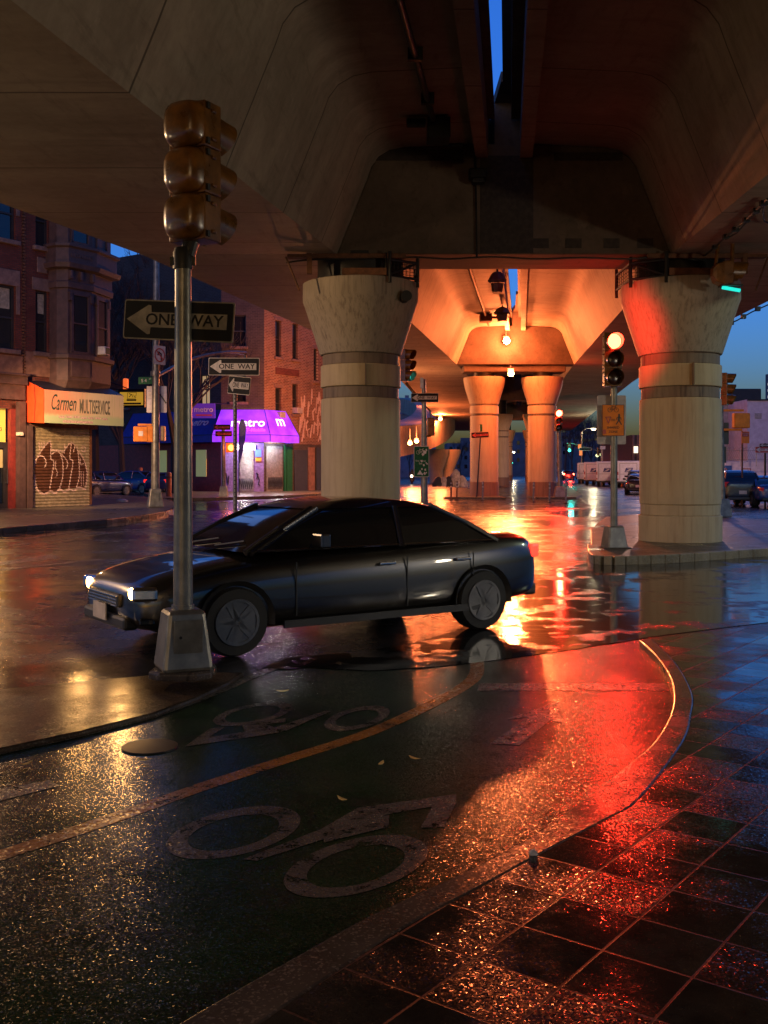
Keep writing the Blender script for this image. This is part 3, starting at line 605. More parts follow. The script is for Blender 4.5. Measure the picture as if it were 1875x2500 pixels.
cb.path([on_soffit(*p) for p in cpts], .018, 6); cb.path([on_soffit(1772, 584), on_soffit(1800, 568), on_soffit(1822, 543), on_soffit(1866, 500), on_soffit(1862, 520), on_soffit(1866, 540), on_soffit(1878, 545)], .014, 6)
for p in cpts[1:-1]: q = on_soffit(*p); cb.box(q, (.1, .08, .07))
tag(cb.build('cable', 'iron'), 'pair of black cables clipped to the right soffit above the hanging signal', 'cable')
cb = MB(); cb.path([P(x, y, 33) for x, y in ((1770, 795), (1800, 782), (1835, 762), (1880, 742))], .022, 6)
for x, y in ((1785, 788), (1815, 773), (1850, 754)): cb.box(P(x, y, 33), (.14, .14, .14))
tag(cb.build('cable', 'iron'), 'black clipped cable along the outer right edge of the viaduct, over the blue sky', 'cable')
def pendant(px, py, Y, lab, big):
    q = P(px, py, Y); t = thing('pendant_lamp', lab, 'lamp', tuple(q), group='unlit lamps hanging in the far bay')
    top = h_at(Y) + 2.2 - q.z; k = MB(); k.tube((0, 0, .2), (0, 0, top), .03, n=8); k.build('rod', 'iron', t)
    k = MB(); k.lathe([(.42 * big, -.02), (.50 * big, .06), (.30 * big, .28), (.12, .34)], n=8); k.lathe([(.26 * big, -.32), (.33 * big, -.03)], n=8); k.build('lamp_shade', 'steel_dull', t, smooth=30)
pendant(1214, 690, 33, 'unlit pendant lamp hanging nearest, beside the far bay gap', .62); pendant(1226, 768, 47, 'unlit pendant lamp hanging lower and farther in the far bay', .8)
pipe2 = thing('conduit_pipe', 'conduit pipe with junction boxes along the bright far bay ceiling', 'pipe')
b = MB(); b.path([(cx(y, -1.5), y, h_at(y) + 2.1) for y in (24, 30, 40, 50, 58)], .07, 8); b.build('tube', 'rust', pipe2, smooth=40)
for y in (32, 53): k = MB(); k.box((cx(y, -1.5), y, h_at(y) + 2.0), (.6, .7, .4)); k.box((cx(y, -.95), y, h_at(y) + 2.02), (.7, .2, .12)); k.build('junction_box', 'rust', pipe2, bevel=.02)
NA = (1.0, .19, .05)
def sodium(px, py, Y, lab, W, r, up):
    q = P(px, py, Y); t = thing('sodium_lamp', lab, 'lamp', tuple(q), group='lit sodium lamps under the viaduct')
    k = MB(); k.box((0, .28, .10), (.34, .22, .42)); k.tube((0, .3, .3), (0, .32, up), .03, n=8); k.build('lamp_housing', 'steel_dull', t, bevel=.03)
    k = MB(); k.lathe([(.02, -r), (r * .75, -r * .66), (r, 0), (r * .75, r * .66), (.02, r)], n=16); k.build('bulb', 'na_bulb', t, smooth=60)
    lamp('sodium_light', (0, -.5, -.04), W, NA, t, r=.22); aim(lamp('added_sodium_beam', (0, -.34, -.04), W * 4.2, NA, t, r=.22, spot=48, blend=.8), (-.10, -1, -.135))  # the spot is an extra forward beam, added for stronger wet reflections
L1 = sodium(1237, 832, 59.45, 'bright sodium lamp on the face of the far cross beam', 1650, .20, .7)
L2 = sodium(1248, 912, 57.0, 'bright sodium lamp hanging between the two far column heads', 1500, .16, .5)

def unseen_lamp(px, py, Y, lab, W, c, loc=None):  # unseen lamps added to brighten the brick wall, the trucks and the near bay
    q = P(px, py, Y) if loc is None else Vector(loc); t = thing('sodium_lamp', lab, 'lamp', tuple(q), group='lit sodium lamps under the viaduct')
    k = MB(); k.box((0, 0, .20), (.5, .3, .18)); k.tube((0, 0, .25), (0, 0, 1.0), .03, n=8); k.build('lamp_housing', 'steel_dull', t, bevel=.03)
    k = MB(); k.lathe([(.02, -.14), (.13, -.06), (.15, .10), (.02, .11)], n=16); k.build('bulb', 'warm_bulb', t, smooth=60); lamp('sodium_light', (0, 0, -.3), W, c, t, r=.2)
unseen_lamp(832, 960, 66, 'added sodium lamp hidden behind the near left column', 6000, (1, .30, .09))
unseen_lamp(1640, 900, 78, 'added pinkish lamp hidden behind the near right column', 8000, (1, .52, .38))
unseen_lamp(0, 0, 0, 'added yellowish lamp on the cross beam behind the viewer', 800, (1, .66, .33), (c_at(-11), -11.6, h_at(-11) + 1.0))
# signal hung from the right soffit
hs = thing('hanging_signal', 'yellow traffic signal hung on two pipes from the right soffit, showing a green edge', 'traffic signal', tuple(P(1762, 664, 19.6)))
k = MB()
k.tube((-.12, 0, .1), (-.05, .02, .62), .035, n=10); k.tube((.16, -.12, .12), (.17, -.12, .74), .04, n=10); k.build('hanger', 'sig_yellow', hs, smooth=40)
k = MB(); k.box((.05, -.04, .76), (.42, .12, .2), rz=R(-20)); k.build('mounting_bracket', 'iron', hs)
k = MB()
rg = []
for xx, zt, zb, hw in ((-.20, .05, -.08, .08), (-.14, .13, -.20, .14), (.0, .18, -.26, .17), (.16, .20, -.24, .18), (.18, .20, -.24, .18)):
    rg.append([Vector((xx, -hw, zb)), Vector((xx, hw, zb)), Vector((xx, hw, zt)), Vector((xx, -hw, zt))])
k.rings(rg); body = k.build('signal_head', 'sig_yellow', hs, bevel=.03)
def visor(c, ax, r, L, tilt=0, full=.78, n=22, th=.008):
    """cut-away tube round the lens at c pointing along ax (plan angle)"""
    m = MB(); d = Vector((cos(ax), sin(ax), -tilt)).normalized(); s = Vector((-sin(ax), cos(ax), 0)); u = Vector((0, 0, 1))
    for rr in (r, r - th):
        vs = []
        for i in range(n + 1):
            a = pi / 2 + (i / n - .5) * 2 * pi * full; ca, sa = cos(a), sin(a)
            ln = L * (.55 + .45 * max(0, min(1, (sa + .9) / 1.6)))
            vs += [Vector(c) + s * (rr * ca) + u * (rr * sa), Vector(c) + s * (rr * ca) + u * (rr * sa) + d * ln]
        m.add(vs, [(2 * i, 2 * i + 1, 2 * i + 3, 2 * i + 2) for i in range(n)])
    return m
visor((.17, 0, .0), 0, .19, .30).build('visor', 'sig_yellow', body, smooth=50)
k = MB(); k.tube((.0, -.03, -.30), (.34, -.03, -.36), .035, n=10); k.build('lens', 'teal_on', body)
k = MB(); k.box((.17, .0, -.265), (.40, .26, .03), rx=0); k.build('visor', 'sig_dark', body)

# ramp curving in behind, with its own lamps and columns
ramp = thing('curved_ramp', 'pale curved concrete ramp sweeping in low behind the near left column, lit orange', 'ramp')
rp = [(900, 1128, 106), (940, 1122, 112), (1000, 1110, 118), (1050, 1096, 125), (1088, 1078, 132), (1109, 1056, 140), (1108, 1034, 150), (1085, 1016, 160), (1050, 1006, 170), (1005, 1000, 178), (960, 998, 184)]
pts = smooth_pts([P(*p) for p in rp], 4); rings_ = []
for i, p in enumerate(pts):
    d = pts[min(i + 1, len(pts) - 1)] - pts[max(i - 1, 0)]; d.z = 0; d.normalize(); nrm = Vector((-d.y, d.x, 0))   # to the left of travel = inside of the bend
    hh = 3.8 - 2.0 * i / (len(pts) - 1); rings_.append([p, p + nrm * 5.5, p + nrm * 5.5 + Vector((0, 0, hh)), p + Vector((0, 0, hh)) - nrm * .05])
k = MB(); k.rings(rings_); k.build('girder', 'concrete', ramp, smooth=50)
for x, y, w in ((1068, 132, .9), (1094, 134, 1.0)):
    q = P(x, 1150, y); k = MB(); k.lathe([(w, 0), (w, 1.6), (w * 1.05, 1.75), (w * 1.9, 4.0), (w * 1.9, 4.4)], (q.x, q.y + 3, 0), 24); k.build('column', 'col_paint', ramp, smooth=40)
for (x, y, Y, lab, W) in ((1075, 1023, 128, 'sodium lamp shining on the outer face of the curved ramp', 5000), (1001, 1082, 110, 'left of two small lamps low beside the ramp', 2500), (1017, 1077, 110, 'right of two small lamps low beside the ramp', 2500), (1038, 992, 150, 'small high lamp above the ramp, just right of a pole', 2500)):
    q = P(x, y, Y); t = thing('ramp_lamp', lab, 'lamp', tuple(q), group='lamps around the curved ramp')
    k = MB(); k.lathe([(.03, -.22), (.2, -.12), (.24, .05), (.03, .2)], n=12); k.build('bulb', 'na_bulb_far', t, smooth=60)
    k = MB(); k.box((0, .25, .16), (.4, .2, .3)); k.tube((0, .3, .2), (0, .35, 1.6), .05, n=6); k.build('lamp_housing', 'steel_dull', t)
    lamp('ramp_light', (0, -1.2, 0), W, NA, t, r=.3)
# ------------------------------------------------------------------ signs
def rrect(w, h, r=.03, n=4):
    o = []
    for cx_, cz_, a0 in ((w / 2 - r, h / 2 - r, 0), (-w / 2 + r, h / 2 - r, 90), (-w / 2 + r, -h / 2 + r, 180), (w / 2 - r, -h / 2 + r, 270)):
        o += [(cx_ + r * cos(R(a0 + 90 * i / n)), cz_ + r * sin(R(a0 + 90 * i / n))) for i in range(n + 1)]
    return o
def one_way(loc, w, h, rz, label, face='sign_white', back='sign_black', letters=True, group=None, roll=0, name='one_way_sign'):
    t = thing(name, label, 'sign', loc, rz, group); t.rotation_euler[1] = roll
    k = MB(); k.plate(rrect(w, h, h * .06), 0, .012, 0)
    k.build('panel', [face], t)
    k = MB(); k.plate(rrect(w * .978, h * .93, h * .05), -.003, -.0005); k.build('field', back, t)
    a = [(-.47, 0), (-.275, .37), (-.25, .36), (-.245, .19), (.44, .19), (.44, -.19), (-.245, -.19), (-.25, -.36), (-.275, -.37)]
    k = MB(); k.plate([(x * w, z * h) for x, z in a], -.006, -.0035); k.build('arrow', face, t)
    if letters: text('ONE  WAY', h * .40, back, t, (.055 * w, -.0065, 0), sx=1.0 * (w / h) / 3.0 * 1.06, ex=.001, bold=h * .006)
    k = MB(); k.box((0, .03, 0), (.05, .035, h * 1.02)); k.build('bracket', 'steel_dull', t)
    return t
def base_box(mb, w0, w1, h, c=(0, 0, 0), n=4):
    cx_, cy_, cz_ = c; sq = lambda w, z: [Vector((cx_ + a * w / 2, cy_ + b * w / 2, cz_ + z)) for a, b in ((-1, -1), (1, -1), (1, 1), (-1, 1))]
    mb.rings([sq(w0 * 1.0, 0), sq(w0, .03), sq(w1, h - .03), sq(w1 * .92, h)])
def signal_head(parent, c, ax, lit, col, size=1.0, name='signal_head', vis=True, body='sig_yellow'):
    """three-section head; ax = plan angle its lenses face (local); lit = index from the top, -1 none"""
    d = Vector((cos(ax), sin(ax), 0)); rz = ax + pi / 2; c = Vector(c); S = .345 * size
    k = MB()
    for i in range(3): k.box(c + Vector((0, 0, S * (1 - i))), (.34 * size, .20 * size, S * .985), rz)
    for i in range(3):
        for sx_ in (-1, 1):
            for zz in (-.3, .3): k.box(c + Vector((cos(rz) * sx_ * .178 * size, sin(rz) * sx_ * .178 * size, S * (1 - i + zz))), (.022 * size, .05 * size, .03 * size), rz)
    hd = k.build(name, body, parent, bevel=.018 * size)
    for i in range(3):
        lc = c + Vector((0, 0, S * (1 - i))) + d * .108 * size
        k = MB(); k.lathe([(.145 * size, 0), (.12 * size, .018), (.07 * size, .032), (.004, .036)], n=24)
        o = k.build('lens', col if i == lit else 'lens_off', hd, smooth=60); o.matrix_basis = Matrix.Translation(lc) @ d.to_track_quat('Z', 'Y').to_matrix().to_4x4()
        if vis: visor(lc - d * .02 * size, ax, .158 * size, .27 * size, .06, .86).build('visor', body, hd, smooth=50)
    return hd

# near pole with two dark heads
q = G(447, 1672, .035); POLE = thing('traffic_signal', 'tall grey signal pole in the near left with one unlit yellow head seen from behind', 'traffic signal', (q.x, q.y, .10))
YP = q.y; sP = lambda v: v * YP / F
k = MB()
for z0, w0, z1, w1 in ((0, .44, .06, .43),): k.rings([[Vector((a * w * .5, b * w * .42, z)) for a, b in ((-1, -.6), (-.6, -1), (.6, -1), (1, -.6), (1, .6), (.6, 1), (-.6, 1), (-1, .6))] for z, w in ((0, .47), (.05, .47), (.065, .43))])
k.build('footing', 'kerb', POLE, bevel=.012)
k = MB(); base_box(k, .375, .285, .45, (0, 0, .06)); pb = k.build('pole_base', 'steel', POLE, bevel=.03); pb.rotation_euler[2] = R(24)
k = MB(); k.box((.0, -.176, .28), (.22, .012, .33), rx=R(5)); hd = k.build('access_door', 'steel', pb, bevel=.008)
k = MB(); k.tube((-.06, -.188, .32), (-.06, -.18, .32), .012, n=8); k.build('bolt', 'iron', pb)
zc = EYE - (445 - YH) / F * YP - .035
k = MB(); k.tube((0, 0, .45), (0, 0, zc - .58), .0735, .060, 32); k.lathe([(.085, .47), (.085, .54)], n=24); k.build('pole', 'steel', POLE, smooth=40)
k = MB(); k.lathe([(.075, zc - .72), (.075, zc - .60), (.06, zc - .56)], n=20); k.box((.07, 0, zc - .66), (.05, .04, .06)); k.box((-.07, 0, zc - .66), (.05, .04, .06)); k.build('collar', 'iron', POLE, smooth=30)
s1 = signal_head(POLE, (.085, .03, zc), R(62), -1, 'lens_off', 1.0)
bk = Vector((-cos(R(62)), -sin(R(62)), 0)); sd_ = Vector((-bk.y, bk.x, 0))
for i in range(3):                                       # rounded backs of the three sections
    rg = []
    for dd, hw, zh in ((.09, .165, .168), (.12, .163, .17), (.165, .155, .165), (.20, .135, .145), (.22, .09, .10), (.226, .02, .025)):
        o = []
        for j in range(20): a = 2 * pi * j / 20; ex_ = .5 if dd < .15 else .62; o.append(Vector((.085, .03, zc + .345 * (1 - i))) + bk * dd + sd_ * (hw * (abs(cos(a)) ** ex_) * (1 if cos(a) >= 0 else -1)) + Vector((0, 0, zh * (abs(sin(a)) ** ex_) * (1 if sin(a) >= 0 else -1))))
        rg.append(o)
    k = MB(); k.rings(rg); k.build('section_back', 'sig_yellow', s1, smooth=60)
k = MB()
k.tube((.03, 0, zc - .62), (.06, .02, zc - .50), .06, n=16)
k.build('head_bracket', 'iron', POLE)
for i in range(3):
    for zz in (-.13, .13): k = MB(); o_ = Vector((.085, .03, zc + .345 * (1 - i) + zz)) + sd_ * .172 + bk * .07; k.box(o_, (.03, .03, .045), R(62)); k.build('latch', 'iron', s1)

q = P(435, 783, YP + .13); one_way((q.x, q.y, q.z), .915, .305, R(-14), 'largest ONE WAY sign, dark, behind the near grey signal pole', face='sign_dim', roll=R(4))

# pole with the red signal, right
q = G(1499, 1338, .15); RP = thing('traffic_signal', 'signal pole by the right column with its top red light glowing', 'traffic signal', (q.x, q.y, .15)); YR = q.y
k = MB(); base_box(k, .40, .30, .43); pb = k.build('pole_base', 'steel', RP, bevel=.025); pb.rotation_euler[2] = R(12)
k = MB(); k.box((.02, -.02, .0), (.52, .46, .05)); k.build('footing', 'kerb', RP)
k = MB(); k.tube((0, 0, .4), (0, 0, 3.3), .068, .06, 24); k.build('pole', 'steel', RP, smooth=40)
zR = P(0, 880, YR).z - .15; hx = P(1492, 880, YR).x - q.x
signal_head(RP, (hx, -.10, zR), R(-90), 0, 'red_on', 1.0)
lamp('added_red_glow', (hx, -.52, zR + .345), 14, (1, .03, .012), RP, r=.10); aim(lamp('added_red_glow', (hx, .30, zR + .3), 620, (1, .03, .012), RP, r=.12, spot=100, blend=.9), (.16, .95, .24)); aim(lamp('added_red_beam', (hx, -.54, zR + .34), 520, (1, .03, .012), RP, r=.10, spot=62, blend=.8), (-.12, -1, -.30))  # added red lights: back-aimed tint in place of flare, forward beam for wet reflections
k = MB(); k.box((.02, .08, zR - .62), (.09, .09, .3)); k.build('head_bracket', 'sig_yellow', RP)
w = thing('blank_sign', 'blank pale sign panel behind the orange bicycle sign', 'sign', tuple(P(1493, 1025, YR + .14)))
k = MB(); k.plate(rrect(.56, .95, .03), 0, .01); k.build('panel', 'sign_back', w); k = MB(); k.box((0, -.02, 0), (.1, .04, .5)); k.build('bracket', 'steel_dull', w)
w = thing('shared_zone_sign', 'orange SHARED ZONE sign with a bicycle, on the red signal pole', 'sign', tuple(P(1497, 1026, YR - .10)), R(3))
SW, SH = .435, .60
k = MB(); k.plate(rrect(SW, SH, .02), 0, .01); k.build('panel', 'sign_orange', w)
k = MB()
for x0, z0, x1, z1 in ((-.5, .5, .5, .485), (-.5, -.485, .5, -.5)): k.plate([(x0 * SW, z0 * SH), (x1 * SW, z0 * SH), (x1 * SW, z1 * SH), (x0 * SW, z1 * SH)], -.003, -.0005)
for s in (-1, 1): k.plate([(s * .5 * SW, .483 * SH), (s * .475 * SW, .483 * SH), (s * .475 * SW, -.483 * SH), (s * .5 * SW, -.483 * SH)], -.003, -.0005)
k.build('border', 'ink', w)
def bicycle_pict(k, c, s, y):
    for sx_ in (-1, 1):
        o = circle(c[0] + sx_ * .55 * s, c[1], .36 * s, 20); stroke(k, o + o[:1], .055 * s, y, y + .002)
    for pl in ([(-.55, 0), (-.2, .55), (.4, .55), (.55, 0)], [(-.2, .55), (.0, 0), (-.55, 0)], [(0, 0), (.4, .55), (.36, .72), (.55, .76)], [(-.32, .66), (-.1, .66)], [(-.2, .55), (-.23, .66)]):
        stroke(k, [(c[0] + x * s, c[1] + z * s) for x, z in pl], .06 * s, y, y + .002)
k = MB(); bicycle_pict(k, (0, .33 * SH), .115, -.0035); k.build('bicycle_symbol', 'ink', w)
k = MB(); tri = [(-.33, .10), (-.11, .10), (-.22, -.09)]
stroke(k, [(x * SW, z * SH + .0) for x, z in tri + tri[:1]], .02, -.0035, -.0015); k.build('yield_symbol', 'sign_red', w)
text('TO', .055, 'ink', w, (.0, -.003, .0), ex=.001)
k = MB(); ox, oz = .26 * SW, .0
k.plate(circle(ox, oz + .105, .018, 12), -.0035, -.001)
stroke(k, [(ox, oz + .08), (ox - .005, oz + .01)], .036, -.0035, -.001); stroke(k, [(ox, oz + .01), (ox - .03, oz - .04), (ox - .055, oz - .075)], .02, -.0036, -.0011); stroke(k, [(ox, oz + .01), (ox + .02, oz - .035), (ox + .045, oz - .08)], .02, -.0037, -.0012)
stroke(k, [(ox, oz + .075), (ox - .04, oz + .045), (ox - .045, oz + .015)], .013, -.0038, -.0013); stroke(k, [(ox, oz + .075), (ox + .035, oz + .04), (ox + .04, oz + .015)], .013, -.0039, -.0014); k.build('walker_symbol', 'ink', w)
text('SHARED', .062, 'ink', w, (.0, -.003, -.235 * SH), ex=.001, sx=1.05); text('ZONE', .062, 'ink', w, (.0, -.003, -.37 * SH), ex=.001, sx=1.05)
k = MB(); k.plate([(-.46 * SW, -.30 * SH), (-.32 * SW, -.30 * SH), (-.32 * SW, -.43 * SH), (-.46 * SW, -.43 * SH)], -.003, -.0008); k.build('sticker', 'sign_red', w)

# median pole behind the near left column
q = G(1036, 1266); MP = thing('traffic_signal', 'signal pole right of the near left column, with a green light on its arm', 'traffic signal', (q.x, q.y, 0)); YM = q.y; mx = q.x
def rel(x, y, Y=None): p = P(x, y, Y or YM); return Vector((p.x - mx, p.y - YM, p.z))
k = MB(); base_box(k, .56, .40, .55); pb = k.build('pole_base', 'steel', MP, bevel=.03); pb.rotation_euler[2] = R(28)
k = MB(); k.tube((0, 0, .5), rel(1035, 926), .125, .07, 20); k.build('pole', 'steel', MP, smooth=40)
k = MB(); k.path([rel(1035, 985), rel(1010, 958), rel(992, 935)], .055, 10); k.build('arm', 'sig_yellow', MP, smooth=40)
signal_head(MP, rel(990, 892), R(-35), 2, 'teal_on', 1.05)
k = MB(); k.box(rel(1052, 1042), (.26, .22, .62)); k.build('pedestrian_head', 'sig_yellow', MP, bevel=.03)
k = MB(); k.path([rel(1037, 990), rel(1050, 1003), rel(1054, 1022)], .03, 8); k.path([rel(1037, 1066), rel(1052, 1064)], .03, 8); k.build('bracket', 'sig_yellow', MP, smooth=40)
w = thing('small_sign', 'narrow white sign high on the pole right of the near left column', 'sign', tuple(P(1030, 935, YM - .12)), R(-25)); k = MB(); k.plate(rrect(.12, .36, .01), 0, .012); k.build('panel', 'sign_back', w)
q = P(1037, 971, YM - .16); one_way(tuple(q), .93, .31, R(-3), 'ONE WAY sign on the pole beside the near left column')
w = thing('bike_route_sign', 'green bicycle route sign covered with stickers, low on a pole', 'sign', tuple(P(1029, 1127, YM - .2)), R(4))
GW, GH = .52, 1.05
k = MB(); k.plate(rrect(GW, GH, .03), 0, .012); k.build('panel', 'sign_white', w)
k = MB(); k.plate(rrect(GW * .94, GH * .965, .03), -.003, -.0005); k.build('field', 'sign_green', w)
k = MB(); bicycle_pict(k, (-.02, .30 * GH), .17, -.006); k.build('bicycle_symbol', 'sign_white', w)
k = MB()
rr = random.Random(3)
for i in range(16):
    cx_, cz_, a = rr.uniform(-.05, .2), rr.uniform(-.46, .42), rr.uniform(0, 3); s_ = rr.uniform(.018, .05)
    k.plate([(cx_ + s_ * cos(a + j * pi / 2), cz_ + s_ * sin(a + j * pi / 2) * 1.3) for j in range(4)], -.006 - i * .0004, -.0035)
k.plate([(-.15, -.44), (-.05, -.28), (.04, -.44)], -.006, -.0034); k.build('sticker', 'sign_white', w)
text('First Avenue\nEast', .09, 'sign_white', w, (-.03, -.0035, -.02), ex=.0015, sx=.75)

# fallen-looking one-way sign, delineators and red signal by the far columns
def post(name, loc, h, r, m, lab, cat, tilt=0, group=None):
    t = thing(name, lab, cat, loc, 0, group); k = MB(); k.tube((0, 0, 0), (tilt * h, 0, h), r, r, 10); k.build('post', m, t, smooth=40); return t
q = P(1164, 1212, 58.6); q.z = .12; t = post('sign_post', (q.x, q.y, .12), 3.4, .04, 'iron', 'leaning thin post in front of the far left column', 'post', .06)
q2 = P(1172, 1062, q.y - .1); one_way(tuple(q2), 1.0, .32, R(4), 'red-lit ONE WAY sign on a leaning post before the far left column', face='sign_red', roll=R(-3))  # red signal light put into the face colour of a white sign
w = thing('street_sign', 'small green street sign edge-on above the red-lit one-way sign', 'sign', tuple(P(1174, 1045, q.y))); k = MB(); k.plate(rrect(.16, .42, .02), 0, .02); k.build('panel', 'sign_green', w); k = MB(); k.plate([(-.08, .18), (-.05, .18), (-.05, -.18), (-.08, -.18)], -.003, 0); k.build('edge', 'sign_white', w)
dl = [(1101, 1222, 'first'), (1115, 1222, 'second'), (1178, 1223, 'third'), (1302, 1226, 'fourth'), (1341, 1228, 'fifth'), (1381, 1229, 'sixth')]
for i, (x, y, wd) in enumerate(dl):
    q = G(x, y); side = ['thin striped road post, leftmost of the row before the far columns', 'striped road post just right of the leftmost one', 'striped road post in front of the far left column', 'striped road post left of the far right column', 'striped road post in front of the far right column', 'rightmost striped road post, by the far red signal'][i]
    t = thing('road_post', side, 'road post', tuple(q), 0, 'slim road posts around the far columns')
    k = MB(); k.lathe([(.11, 0), (.11, .04), (.06, .06)], n=12); k.build('base', 'sig_dark', t)
    k = MB(); k.tube((0, 0, .04), (.03, 0, 1.05), .042, .042, 12); k.build('tube', 'rust' if i < 2 else 'mark_post', t, smooth=40)
    k = MB()
    for zz in (.72, .9): k.lathe([(.046, zz), (.046, zz + .08)], (.02, 0, 0), 12)
    k.build('band', 'sign_white', t)
q = G(1366, 1213, .12); FR = thing('traffic_signal', 'far red traffic signal on a dark pole beside the far right column', 'traffic signal', (q.x, q.y, .12))
def relq(x, y, Y=None): p = P(x, y, Y or q.y); return Vector((p.x - q.x, p.y - q.y, p.z - .12))
k = MB(); base_box(k, .62, .45, .6); k.build('pole_base', 'steel_dull', FR); k = MB(); k.tube((0, 0, .5), relq(1363, 1045), .11, .08, 14); k.tube(relq(1370, 1210) + Vector((.0, .25, 0)), relq(1370, 1040) + Vector((0, .25, 0)), .09, .08, 12); k.build('pole', 'steel', FR, smooth=40)
signal_head(FR, relq(1363, 1027), R(-90), 0, 'red_far', 1.2)
lamp('red_signal_light', relq(1363, 1009) + Vector((0, -.6, 0)), 260, (1, .03, .012), FR, r=.12); aim(lamp('added_red_beam', relq(1363, 1009) + Vector((0, -.62, 0)), 1100, (1, .03, .012), FR, r=.12, spot=50, blend=.8), (-.16, -1, -.10))  # the spot is added to strengthen the red reflection on the wet ground

# shop-corner poles on the left
q = G(379, 1238, .15); SP = thing('signal_pole', 'grey pole at the shop corner with pedestrian heads and a long blue-lit arm', 'signal pole', (q.x, q.y, .15)); YS = q.y
def relS(x, y, Y=None): p = P(x, y, Y or YS); return Vector((p.x - q.x, p.y - YS, p.z - .15))
k = MB(); base_box(k, .62, .42, .75); pb = k.build('pole_base', 'steel', SP, bevel=.03); pb.rotation_euler[2] = R(20)
k = MB(); k.plate([(-.14, .1), (.14, .1), (.11, .6), (-.11, .6)], -.285, -.25); k.build('access_door', 'steel', pb)
k = MB(); k.tube((0, 0, .7), relS(382, 560), .17, .11, 20); k.lathe([(.19, relS(0, 918).z), (.19, relS(0, 906).z)], n=18); k.build('pole', 'steel', SP, smooth=40)
k = MB(); k.path(smooth_pts([relS(384, 918), relS(440, 888, 43.5), (relS(500, 868, 45)), relS(560, 860, 46.5), relS(600, 862, 48)], 3), .07, 10); k.tube(relS(600, 860, 48), relS(598, 884, 48), .05, n=8); k.build('arm', 'steel', SP, smooth=40)
k = MB(); k.box(relS(345, 1060), (.58, .35, .62)); k.box(relS(378, 1060) + Vector((-.18, 0, 0)), (.28, .3, .66)); k.build('pedestrian_head', 'sig_orange', SP, bevel=.03)
k = MB(); k.box(relS(394, 1058) + Vector((.05, .1, 0)), (.16, .34, .62)); k.build('pedestrian_head', 'sig_yellow', SP, bevel=.03)
k = MB(); k.box(relS(358, 1037), (.7, .09, .08)); k.box(relS(358, 1074), (.7, .09, .08)); k.build('bracket', 'sig_orange', SP)
k = MB(); k.box(relS(345, 1060) + Vector((.02, -.18, .02)), (.18, .01, .2), rz=0); k.build('sticker', 'sign_back', SP)
w = thing('turn_sign', 'no-turn sign turned side-on near the top of the shop corner pole', 'sign', tuple(P(390, 867, YS - .2)), R(55)); k = MB(); k.plate(rrect(.62, .76, .03), 0, .012); k.build('panel', 'sign_white', w)
k = MB(); o = circle(0, 0, .26, 24); stroke(k, o + o[:1], .05, -.006, -.002); stroke(k, [(-.18, .18), (.18, -.18)], .05, -.006, -.0025); k.build('ring', 'sign_red', w)
k = MB(); stroke(k, [(.08, -.2), (.08, .05), (-.05, .12), (-.1, .0)], .06, -.004, -.001); k.build('symbol', 'ink', w)
w = thing('street_sign', 'green S 4 street name sign on the shop corner pole', 'sign', tuple(P(355, 929, YS)), R(-8)); k = MB(); k.plate(rrect(.60, .29, .02), 0, .02); k.build('panel', 'sign_green', w)
text('S 4', .19, 'sign_white', w, (-.06, -.004, -.01), ex=.003); text('ST', .09, 'sign_white', w, (.2, -.004, .06), ex=.003)
for dx, lb in ((-16, 'pinkish back of a sign, left half behind the shop corner pole'), (15, 'pinkish sign with a dark slash, right half behind the shop corner pole')):
    w = thing('blank_sign', lb, 'sign', tuple(P(383 + dx, 975, YS + .2)), 0); k = MB(); k.plate(rrect(.30, 1.08, .03), 0, .012); k.build('panel', 'sign_back', w)
    k = MB()
    if dx > 0: stroke(k, [(-.12, .2), (.12, -.15)], .06, -.004, -.001); k.build('slash', 'ink', w)
    else: k.plate([(-.08, .3), (.05, .3), (.05, .05), (-.08, .05)], -.004, -.001); k.build('sticker', 'sign_white', w)
for x, y, lb in ((343, 1200, 'rust orange bollard at the kerb by the blue car'), (412, 1212, 'rust orange bollard right of the shop corner pole')):
    q = G(x, y, .15); t = thing('bollard', lb, 'bollard', tuple(q), 0, 'rusty bollards at the shop corner'); k = MB(); hh = 70 * q.y / F * .8; k.lathe([(.16, 0), (.16, hh), (.12, hh + .06), (.02, hh + .08)], n=16); k.build('post', 'bollard', t, smooth=40)
    k = MB(); k.lathe([(.165, hh * .8), (.165, hh * .87)], n=16); k.build('band', 'rust', t)

q = G(574, 1312); OP = post('sign_post', tuple(q), P(0, 905, q.y).z, .05, 'steel_dull', 'thin perforated steel post carrying two ONE WAY signs in the road', 'post')
k = MB()
for i in range(40): k.box((0, -.052, .1 + i * .1), (.03, .004, .03))
k.build('hole', 'iron', OP)
qs = P(571, 895, q.y - .08); one_way(tuple(qs), 1.28, .43, R(-7), 'wide ONE WAY sign, upper of two on the thin steel post', roll=R(1))
qs = P(584, 941, q.y - .12); one_way(tuple(qs), .58, .44, R(-14), 'small squarish ONE WAY sign below the wide one on the thin steel post', roll=R(6))
q = G(546, 1212, .15); XP = thing('signal_pole', 'short dark-based pole before the purple shop with a glowing orange hand signal', 'signal pole', tuple(q)); YX = q.y
def relX(x, y): p = P(x, y, YX); return Vector((p.x - q.x, 0, p.z - .15))
k = MB(); base_box(k, .5, .36, .6); k.build('pole_base', 'steel_dull', XP); k = MB(); k.tube((0, 0, .5), relX(545, 1040), .13, .1, 14); k.build('pole', 'steel', XP, smooth=40)
k = MB(); k.box(relX(561, 1093), (.42, .28, .52)); k.build('pedestrian_head', 'sig_orange', XP, bevel=.03)
k = MB(); k.plate(circle(relX(565, 1093).x, relX(565, 1093).z, .17, 14), -.16, -.145); k.build('lens', 'hand_on', XP)
